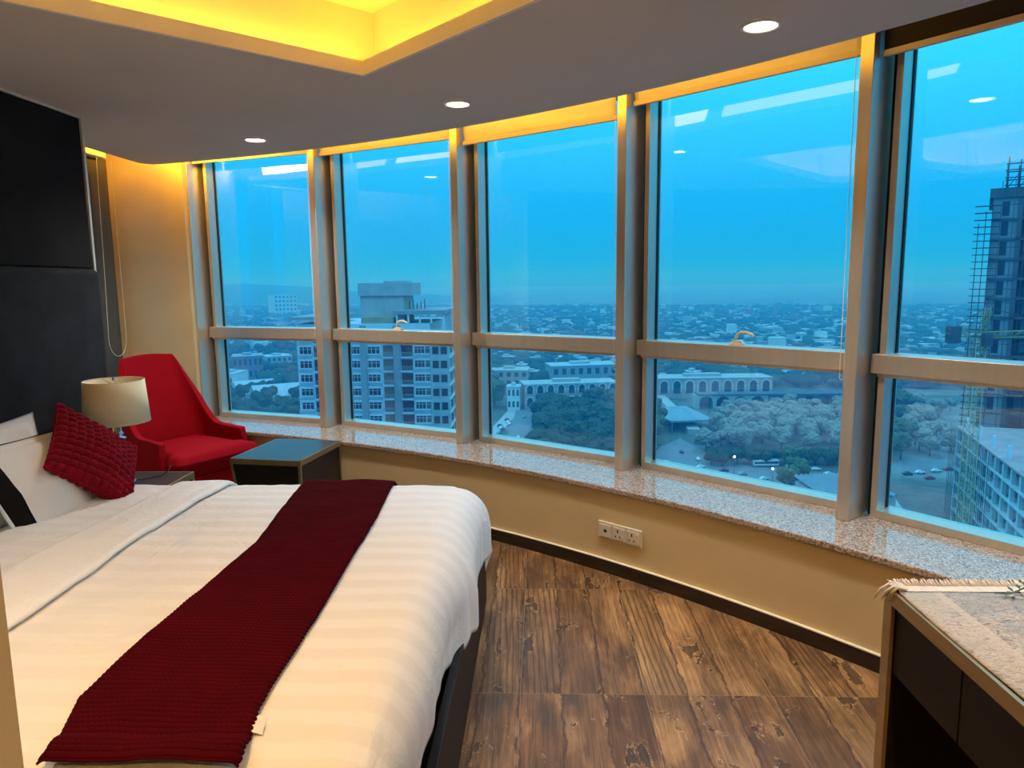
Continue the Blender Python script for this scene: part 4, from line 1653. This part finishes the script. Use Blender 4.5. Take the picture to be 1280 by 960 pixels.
# ---- the apartment tower
YT = 161.0
t = thing('apartment_tower', 'tall pale apartment tower with balconies and a box-like roof house, seen through the second window', 'building', (-40, YT, ZG))
X0, X1 = -55.6, -24.9
ZR = -7.2
MB().box(X0, X1, YT, YT + 26, ZG, ZR).build('wall', M['white_wall'], t)
MB().box(X0 - 1.0, -46.5, YT - 1.6, YT + 20, -6.2, -5.5).build('roof_slab', M['grey_wall'], t)
MB().box(-33.2, X1 + 3.6, YT - .5, YT + 22, -5.2, -4.3).build('roof_slab', M['grey_wall'], t)
for k in range(9):
    x = X1 + 3.2
    MB().box(x - .2, x + .2, YT - .2 + 2.6 * k, YT + .2 + 2.6 * k, -11, -5.2).build('pergola_post', M['white_wall'], t)
for k in range(4):
    MB().box(-32.5 + 2.6 * k, -32.1 + 2.6 * k, YT - .3, YT + .1, ZR, -5.2).build('pergola_post', M['white_wall'], t)
MB().box(X1, X1 + 4.2, YT - .5, YT + 24, ZG, -11).build('side_wing', M['concrete'], t)
ph = MB().box(-41.3, -31.2, YT + 3, YT + 16, ZR, 1.5).box(-41.6, -29.2, YT + 2.4, YT + 15, -1.0, 1.9).box(-36, -31, YT + 4, YT + 12, 1.9, 2.4).build('roof_house', M['concrete'], t)
MB().box(-40.6, -33.2, YT + .2, YT + 5, ZR, -5.8).build('roof_room', M['tan_wall'], t)
for k in range(5):
    MB().tube([(-30.8 + k * .9, YT + 8, -4.3), (-30.8 + k * .9, YT + 8, -2.4 + .5 * sin(k * 2))], .12, 6).build('antenna', M['steel'], t)
FH = 3.2
zf = [-11.6 - FH * i for i in range(9)]
MB().box(-40.9, -39.5, YT - .5, YT + .2, ZG, ZR - .4).build('pier', M['grey_wall'], t)
MB().box(-33.3, -31.8, YT - .5, YT + .2, ZG, ZR - .4).build('pier', M['grey_wall'], t)
win0 = pane0 = None


def tower_window(x, z, w, h):
    global win0, pane0
    if win0 is None:
        mb = MB()
        for a, b, c_, d in ((-.5, -.46, 0, 1), (.46, .5, 0, 1), (-.5, .5, 0, .05), (-.5, .5, .95, 1), (-.19, -.16, 0, 1), (.16, .19, 0, 1), (-.5, .5, .64, .68)):
            mb.box(a, b, -.25, 0, c_, d)
        mb.box(-.56, .56, -.4, 0, -.12, -.02)
        win0 = mb.build('window', M['white_wall'], t)
        win0.matrix_parent_inverse = parent_world(t).inverted()
        pane0 = MB().box(-.48, .48, -.10, -.02, .02, .98).build('pane', M['window_dark'], win0)
        pane0.matrix_parent_inverse = Matrix.Identity(4)
        a, b = win0, pane0
    else:
        a = win0.copy(); COL.objects.link(a); b = pane0.copy(); COL.objects.link(b); b.parent = a
    a.matrix_basis = Matrix.Translation((x, YT - .02, z)) @ Matrix.Diagonal((w, 1, h, 1))
    return a


for z in zf:
    for x, w_ in ((-53.6, 2.9), (-46.0, 2.6), (-42.2, 2.3), (-37.9, 2.9), (-27.4, 2.4)):
        tower_window(x, z + .7, w_, 1.75)
    tower_window(-25.55, z + .7, 1.0, 1.75)
for z in zf:
    for x0, x1 in ((-51.8, -48.6), (-35.9, -33.4), (-31.7, -28.9)):
        b = MB()
        b.box(x0, x1, YT - 1.3, YT, z - .15, z + .05)
        bo = b.build('balcony', M['white_wall'], t)
        MB().box(x0 + .1, x1 - .1, YT - .06, YT + .05, z + .06, z + 2.6).build('doorway', M['window_dark'] if x0 > -33 or x0 < -40 else M['brick'], bo)
        rl = MB()
        for k in range(9):
            xx = x0 + .1 + (x1 - x0 - .2) * k / 8
            rl.box(xx - .04, xx + .04, YT - 1.25, YT - 1.17, z + .05, z + 1.1)
        rl.box(x0, x1, YT - 1.28, YT - 1.14, z + 1.05, z + 1.15)
        rl.build('railing', M['grey_wall'], bo)
    MB().box(X0 - .1, X1 + .12, YT - .12, YT + .05, z - .25, z + .02).build('floor_band', M['concrete'], t)
    for xx in (.5, 2.4):
        MB().box(X1 + xx, X1 + xx + 1.4, YT - .58, YT - .45, z + .6, z + 2.3).build('side_window', M['window_dark'], t)
    for yy in (4, 10, 17):
        MB().box(X1 + 4.18, X1 + 4.28, YT + yy - 1.4, YT + yy + 1.4, z + .6, z + 2.3).build('side_window', M['window_dark'], t)
    MB().box(X1 + 4.15, X1 + 4.5, YT - .4, YT + 24, z - .3, z + .0).build('floor_band', M['white_wall'], t)

# ---- scaffolded tower under construction
YC = 115.0
ZG_CITY = ZG; ZG = EYE + (ZG_CITY - EYE) / 1.55
t = thing('construction_tower', 'tall unfinished tower wrapped in scaffolding at the right edge of the last window', 'building', (69.6, YC, ZG))
CX0, CX1 = 69.6, 96.0
MB().box(CX0, 73.2, YC, YC + 24, ZG, 13.6).build('end_bay', M['grey_wall'], t)
MB().box(73.2, CX1, YC + 2.2, YC + 24, ZG, 13.0).build('core', M['dark_concrete'], t)
MB().box(CX0 - .5, CX1, YC - .5, YC + 24, 13.6, 15.0).build('parapet', M['dark_concrete'], t)
zs = [10.4 - 3.0 * i for i in range(11)]
for z in zs:
    MB().box(CX0 - .1, CX1, YC - .3, YC + 2.4, z - .22, z + .12).build('floor_slab', M['dark_concrete'], t)
    MB().box(CX0 + 1.2, CX0 + 2.1, YC - .08, YC + .05, z + .5, z + 2.6).build('window', M['window_dark'], t)
    for x in (74.4, 77.4, 80.4, 83.4):
        MB().box(x, x + 1.5, YC + 2.1, YC + 2.25, z + .5, z + 2.5).build('window', M['glass_roof'], t)
for x in (73.1, 76.3, 79.3, 82.3, 85.3):
    MB().box(x - .3, x + .3, YC - .3, YC + 2.3, -24, 13.6).build('column', M['dark_concrete'], t)
cr = MB()
for x in [71.2 + 1.5 * i for i in range(9)]:
    for y in (YC + .5, YC + 8):
        cr.tube([(x, y, 15), (x, y, 19.2 + .5 * sin(x * 7))], .10, 5)
for z in (16.2, 17.4, 18.6):
    for y in (YC + .5, YC + 8):
        cr.tube([(70.9, y, z), (84, y, z)], .09, 5)
for i in range(8):
    cr.tube([(71.2 + 1.5 * i, YC + .5, 15), (72.7 + 1.5 * i, YC + .5, 17.4)], .06, 5)
cr.box(74, 84, YC + 1.5, YC + 6, 15, 17.6)
cr.build('crown_frame', M['steel'], t)
sf = MB()
for x in (67.6, 68.5, 69.3):
    for y in (YC - 1.4, YC - .4):
        sf.tube([(x, y, -30), (x + .3, y, 13.2 - 2.0 * (69.3 - x))], .055, 4)
z = 12.4
while z > -30:
    sf.tube([(67.3, YC - 1.4, z), (70.6, YC - 1.4, z)], .05, 4); sf.tube([(67.3, YC - .4, z), (70.6, YC - .4, z)], .05, 4)
    sf.box(67.8, 69.6, YC - 1.4, YC - .4, z - .06, z)
    z -= 1.05
for k in range(9):
    x = 70.6 + k * 1.6
    sf.tube([(x, YC - 1.4, -30), (x, YC - 1.4, 16)], .05, 4)
z = 12.4
while z > -30:
    sf.tube([(70.6, YC - 1.4, z), (84, YC - 1.4, z)], .045, 4)
    z -= 2.1
sf.build('scaffold', M['steel'], t)
t.rotation_euler = (0, 0, radians(-31))
ZG = ZG_CITY
t.location = (69.6 * 1.55, YC * 1.55, ZG); t.scale = (1.55, 1.55, 1.55)

# ---- lower block under construction
A = at_y(1196, 532, 165); B = at_y(1335, 566, 105)
d = Vector((B.x - A.x, B.y - A.y)); L = d.length; d /= L
n = Vector((-d.y, d.x))
if n.dot(Vector((A.x, A.y))) < 0:
    n = -n
t = thing('construction_block', 'half-built concrete block with open floors below the crane', 'building', (A.x, A.y, ZG), atan2(d.y, d.x))
sgn = 1 if (Matrix.Rotation(atan2(d.y, d.x), 2) @ Vector((0, 1))).dot(n) > 0 else -1
TOPB = A.z - ZG


def lb(x0, x1, y0, y1, z0, z1):
    y0, y1 = sorted((y0 * sgn, y1 * sgn))
    return local(t, MB().box(x0, x1, y0, y1, z0, z1))


lb(.8, L, 3.0, 30, 0, TOPB - .5).build('core', M['dark_concrete'], t)
for i in range(10):
    z = TOPB - 3.2 * i
    lb(0, L, 0, 30, z - .35, z).build('floor_slab', M['white_wall'] if i else M['pink_wall'], t)
nc = int(L / 4.6)
for k in range(nc + 1):
    x = L * k / nc
    lb(x - .35, x + .35, .2, .9, 0, TOPB - .3).build('column', M['white_wall'], t)
for i in range(10):
    z = TOPB - 3.2 * (i + 1)
    for k in range(nc):
        if (i * 7 + k * 5) % 3 == 0:
            x = L * k / nc
            lb(x + .35, x + 2.2, .4, .6, z, z + 2.9).build('infill_wall', M['grey_wall'], t)
for k in range(6):
    x = L * (k + .4) / 6.5
    lb(x - .3, x + .3, 1, 1.6, TOPB, TOPB + 2.6).build('column_stub', M['white_wall'], t)
sf = MB()
for k in range(24):
    x = L * .5 * k / 24
    sf.tube([(x, -1.2 * sgn, TOPB - 34), (x, -1.2 * sgn, TOPB + .5)], .05, 4)
for k in range(18):
    sf.tube([(0, -1.2 * sgn, TOPB - 34 + 1.9 * k), (L * .55, -1.2 * sgn, TOPB - 34 + 1.9 * k)], .05, 4)
local(t, sf).build('scaffold', M['steel'], t)

# ---- tower crane
t = thing('tower_crane', 'yellow tower crane with a lattice mast before the scaffolded tower', 'crane', (66.0, 110, ZG))


def lattice(a, b, w, n, r=.07):
    mb = MB()
    a, b = Vector(a), Vector(b)
    d = (b - a).normalized()
    s1 = d.cross(Vector((0, 1, 0))).normalized() * w / 2 if abs(d.y) < .9 else Vector((w / 2, 0, 0))
    s2 = d.cross(s1).normalized() * w / 2
    cs = [s1 + s2, s1 - s2, -s1 - s2, -s1 + s2]
    for c in cs:
        mb.tube([a + c, b + c], r, 5)
    for i in range(n):
        p = a.lerp(b, i / n); q = a.lerp(b, (i + 1) / n)
        for k in range(4):
            c0, c1 = cs[k], cs[(k + 1) % 4]
            mb.tube([p + c0, p + c1], r * .7, 4)
            mb.tube([p + (c0 if i % 2 else c1), q + (c1 if i % 2 else c0)], r * .7, 4)
    return mb


lattice((66.0, 110, ZG), (66.0, 110, -7.4), 1.5, 52).build('mast', M['crane_yellow'], t)
lattice((66.0, 110, -7.0), (88, 109, -6.4), .9, 24, .06).build('jib', M['crane_yellow'], t)
lattice((66.0, 110, -7.0), (61.4, 110.3, -6.3), .9, 5, .06).build('counter_jib', M['crane_yellow'], t)
MB().box(61.6, 63.2, 109.6, 111, -8.2, -5.6).build('counterweight', M['dark_concrete'], t)
lattice((66.6, 110, -6.8), (66.8, 110, -2.8), .8, 5, .06).build('apex', M['crane_yellow'], t)
MB().box(66.2, 67.4, 108.8, 109.6, -8.6, -6.6).build('cab', M['dark_concrete'], t)
MB().tube([(66.8, 110, -2.8), (62.2, 110.3, -6.0)], .05, 4).tube([(66.8, 110, -2.8), (79, 109.3, -6.2)], .05, 4).build('tie_cable', M['steel'], t)

# ---- cars
M['car_white'] = mat('white_car_paint', (.72, .74, .76), .25)
M['car_grey'] = mat('silver_car_paint', (.32, .34, .36), .3)
M['car_dark'] = mat('dark_car_paint', (.035, .04, .05), .25)
M['car_red'] = mat('red_car_paint', (.40, .04, .04), .3)


def make_car(m, lab, group):
    t = thing('car', lab, 'car', (0, 0, 0), group=group)
    prof = [(-2.2, .35), (-2.2, .85), (-1.5, .95), (-1.0, 1.42), (.55, 1.45), (1.15, .98), (2.1, .82), (2.2, .35)]
    mb = MB()
    n_ = len(prof)
    vs = [(x, -.85 if z < 1.2 else -.66, z) for x, z in prof] + [(x, .85 if z < 1.2 else .66, z) for x, z in prof]
    mb.add(vs, [tuple(range(n_)), tuple(range(2 * n_ - 1, n_ - 1, -1))] + [(i, n_ + i, n_ + (i + 1) % n_, (i + 1) % n_) for i in range(n_)])
    ks = [mb.build('body', m, t)]
    wb = MB()
    for sy in (-1, 1):
        wb.add([(-1.35, sy * .83, .95), (1.0, sy * .83, .98), (.5, sy * .70, 1.38), (-.98, sy * .70, 1.36)], [(0, 1, 2, 3)])
    wb.add([(1.14, -.7, 1.0), (1.14, .7, 1.0), (.60, .6, 1.43), (.60, -.6, 1.43)], [(0, 1, 2, 3)])
    ks.append(wb.build('side_window', M['window_dark'], t))
    wl_ = MB()
    for x in (-1.35, 1.35):
        for sy in (-.8, .8):
            wl_.tube([(x, sy - .1, .33), (x, sy + .1, .33)], .33, 12)
    ks.append(wl_.build('wheel', M['car_dark'], t))
    return t, ks


R2 = random.Random(5)
cars = []
for q in [(602 + i * 1.5 + (i % 3) * 5, 552 - i * 1.25) for i in range(22)]:
    cars.append((q, 70, 'car park beside the straight road'))
for q in [(648, 548), (655, 522), (659, 506), (663, 492), (645, 560)]:
    cars.append((q, 84, 'straight road'))
for q in [(833, 579), (872, 575), (876, 585), (852, 566), (905, 590), (928, 594), (940, 596), (955, 600), (1020, 588), (985, 585), (860, 596), (1035, 594), (893, 600), (912, 606), (842, 590)]:
    cars.append((q, R2.choice([5, 90, 20]), 'street below the fourth window'))
for q in [(1098, 597), (1110, 599), (1150, 592), (1170, 590), (1135, 594), (1162, 599), (1186, 588)]:
    cars.append((q, 3, 'road behind the dirt lot'))
protos = {}
parked = []
for (px, py), deg, where in cars:
    p = G(px, py)
    if any((p.x - a) ** 2 + (p.y - b) ** 2 < 36 for a, b in parked):
        continue
    parked.append((p.x, p.y))
    kind = R2.choice(['white', 'white', 'white', 'grey', 'dark', 'red'])
    key = (kind, where)
    p = G(px, py)
    lab = {'white': 'white', 'grey': 'silver', 'dark': 'dark', 'red': 'red'}[kind] + (' car parked in the ' if 'park' in where else ' car on the ') + where
    grp = lab.replace(' car ', ' cars ')
    if key not in protos:
        protos[key] = make_car(M['car_' + kind], lab, grp)
        protos[key][0].location = (p.x, p.y, ZG + .12); protos[key][0].rotation_euler = (0, 0, radians(deg))
    else:
        dup(*protos[key], (p.x, p.y, ZG + .12), radians(deg))
b0 = G(957, 583)
t = thing('bus', 'long white and blue bus on the street along the park', 'bus', (b0.x, b0.y, ZG + .1), radians(4))
bo = local(t, MB().box(-6, 6, -1.25, 1.25, .5, 3.1)).build('body', M['car_white'], t)
bevel(bo, .2)
local(t, MB().box(-5.7, 5.7, -1.28, 1.28, 1.5, 2.5)).build('window_band', M['window_dark'], t)
for x in (-3.6, 3.8):
    local(t, MB().tube([(x, -1.2, .5), (x, 1.2, .5)], .5, 12)).build('axle_wheels', M['car_dark'], t)

# ---- lit street lamps
M['lamp_glow'] = emis('lit_street_lamp', (1.0, .97, .90), 40)
for (px, py), lab in [((1033, 493), 'lit street lamp on the dark viaduct'), ((918, 571), 'lit street lamp at the front of the fenced park'),
                      ((966, 586), 'lit street lamp beside the bus'), ((748, 367), None), ((924, 381), None)]:
    if lab is None:
        continue
    p = G(px, py, ZG + 9)
    t = thing('street_lamp', lab, 'street lamp', (p.x, p.y, ZG))
    MB().tube([(p.x, p.y, ZG), (p.x, p.y, ZG + 8.7)], [.14, .08], 8).build('pole', M['steel'], t)
    MB().lathe([(0, 8.6), (.3, 8.7), (.42, 9.0), (.3, 9.3), (0, 9.4)], (p.x, p.y, ZG), 12).build('lantern', M['lamp_glow'], t)

# ---- the low city towards the horizon
R3 = random.Random(21)
kinds = [('white', M['white_wall'], M['tin']), ('grey', M['grey_wall'], M['concrete']), ('brown', M['brick'], M['concrete']), ('pale', M['concrete'], M['tin'])]
hp = {}
zones = [(258, 398, 'first window'), (600, 772, 'third window'), (800, 1062, 'fourth window'), (1090, 1235, 'fifth window'), (420, 450, 'second window')]
occupied = [(o.location.x, o.location.y, {'tree': 9, 'building': 40}[o['category']]) for o in COL.objects if o.get('category') in ('tree', 'building')]
count = 0
tries = 0
while count < 290 and tries < 20000:
    tries += 1
    x0, x1, where = R3.choices(zones, weights=[14, 32, 36, 16, 2])[0]
    px = R3.uniform(x0, x1)
    py = 402 + 82 * R3.random() ** 1.1
    if where == 'second window':
        py = R3.uniform(394, 408)
    if where == 'fifth window' and py > 470:
        continue
    p = G(px, py)
    s = R3.uniform(8, 17) * (1 + p.y / 4500); s2 = R3.uniform(8, 15) * (1 + p.y / 4500)
    if any(abs(p.x - a) < (s + b) * .55 and abs(p.y - c) < (s2 + b) * .8 for a, c, b in occupied):
        continue
    occupied.append((p.x, p.y, max(s, s2)))
    kd = R3.choices(range(4), weights=[5, 3, 2, 4])[0]
    key = (kd, where)
    h = R3.uniform(4, 9) * (1.3 if R3.random() < .08 else 1)
    if key not in hp:
        nm, wm, rm = kinds[kd]
        t = thing('city_house', f'{nm} flat-roofed house in the hazy city seen through the {where}', 'building', (0, 0, 0),
                  group=f'{nm} city houses seen through the {where}')
        ks = [MB().box(-.5, .5, -.5, .5, 0, 1).build('wall', wm, t), MB().box(-.53, .53, -.53, .53, 1, 1.05).box(-.2, .15, -.1, .3, 1.05, 1.3).build('roof', rm, t)]
        wb = MB()
        for k in range(4):
            for z in (.2, .6):
                wb.box(-.42 + .22 * k, -.30 + .22 * k, -.51, -.49, z, z + .2)
        ks.append(wb.build('window_row', M['window_dark'], t))
        hp[key] = (t, ks)
        t.location = (p.x, p.y, ZG); t.scale = (s, s2, h); t.rotation_euler = (0, 0, R3.uniform(-.5, .5))
    else:
        dup(*hp[key], (p.x, p.y, ZG), R3.uniform(-.5, .5), (s, s2, h))
    count += 1

fm = MB()
for i in range(6000):
    px = R3.uniform(240, 1300)
    py = 384.5 + 75 * R3.random() ** 2.2
    p = G(px, py)
    if p.y > 9500:
        continue
    s = R3.uniform(6, 15) * (1 + p.y / 6000); s2 = R3.uniform(6, 12) * (1 + p.y / 6000); h = R3.uniform(5, 12) * (1.9 if R3.random() < .03 else 1)
    if any(abs(p.x - a) < (s + b) * .6 and abs(p.y - c) < (s2 + b) * .7 for a, c, b in occupied):
        continue
    fm.box(p.x - s / 2, p.x + s / 2, p.y - s2 / 2, p.y + s2 / 2, ZG, ZG + h, mi=R3.choices((0, 1, 2, 3), weights=(4, 4, 2, 4))[0])
fm.build('distant_city', [M['white_wall'], M['grey_wall'], M['brick'], M['concrete']], kind='stuff', label='countless small buildings fading into blue haze towards the horizon', category='city')
bm = bmesh.new(); bmesh.ops.create_icosphere(bm, subdivisions=1, radius=1)
bv = [v.co.copy() for v in bm.verts]; bf = [tuple(v.index for v in f.verts) for f in bm.faces]; bm.free()
tm = MB()
for i in range(9000):
    px = R3.uniform(240, 1300)
    py = 386 + 100 * R3.random() ** 2.0
    p = G(px, py)
    if p.y < 520:
        continue
    r = R3.uniform(4, 8.5) * (1 + p.y / 4500)
    if any(abs(p.x - a) < b * .6 and abs(p.y - c) < b * .7 for a, c, b in occupied):
        continue
    tm.add([(p.x + v.x * r * R3.uniform(.8, 1.3), p.y + v.y * r, ZG + 3 + (v.z + .6) * r * R3.uniform(.55, .75)) for v in bv], bf, 0, True)
tm.build('distant_treetops', M['leaf_dark'], kind='stuff', label='countless dark treetops between the far city buildings', category='trees')

# wooded hills on the horizon at the left
def hill_fn(a, b):
    x = -4200 + 4000 * a
    y = 3300 + 1500 * b
    e = sin(pi * b) ** .8
    h = (105 + 34 * noise.noise(Vector((a * 5, .3, 0))) + 16 * noise.noise(Vector((a * 17, .9, 2)))) * e * min(1, (1 - a) / .38) + 7 * noise.noise(Vector((a * 60, b * 12, 5))) * e
    return Vector((x, y, ZG - 2 + max(0, h)))


MB().grid(160, 24, hill_fn).build('hills', M['leaf_dark'], kind='structure')

# ---- dusk haze over the city
mh = bpy.data.materials.new('dusk_haze')
mh.use_nodes = True
Hn = NT(mh)
for nn in list(Hn.n):
    if nn.type == 'BSDF_PRINCIPLED':
        Hn.n.remove(nn)
out = [x for x in Hn.n if x.type == 'OUTPUT_MATERIAL'][0]
vs_ = Hn.new('ShaderNodeVolumeScatter')
vs_.inputs['Color'].default_value = (.05, .54, 1.0, 1)
vs_.inputs['Density'].default_value = 1 / 1500
Hn.l.new(vs_.outputs[0], out.inputs['Volume'])
MB().box(-9000, 9000, 40, 15900, ZG - 3, 160).build('haze', mh, kind='stuff', label='blue dusk haze lying over the city', category='haze')
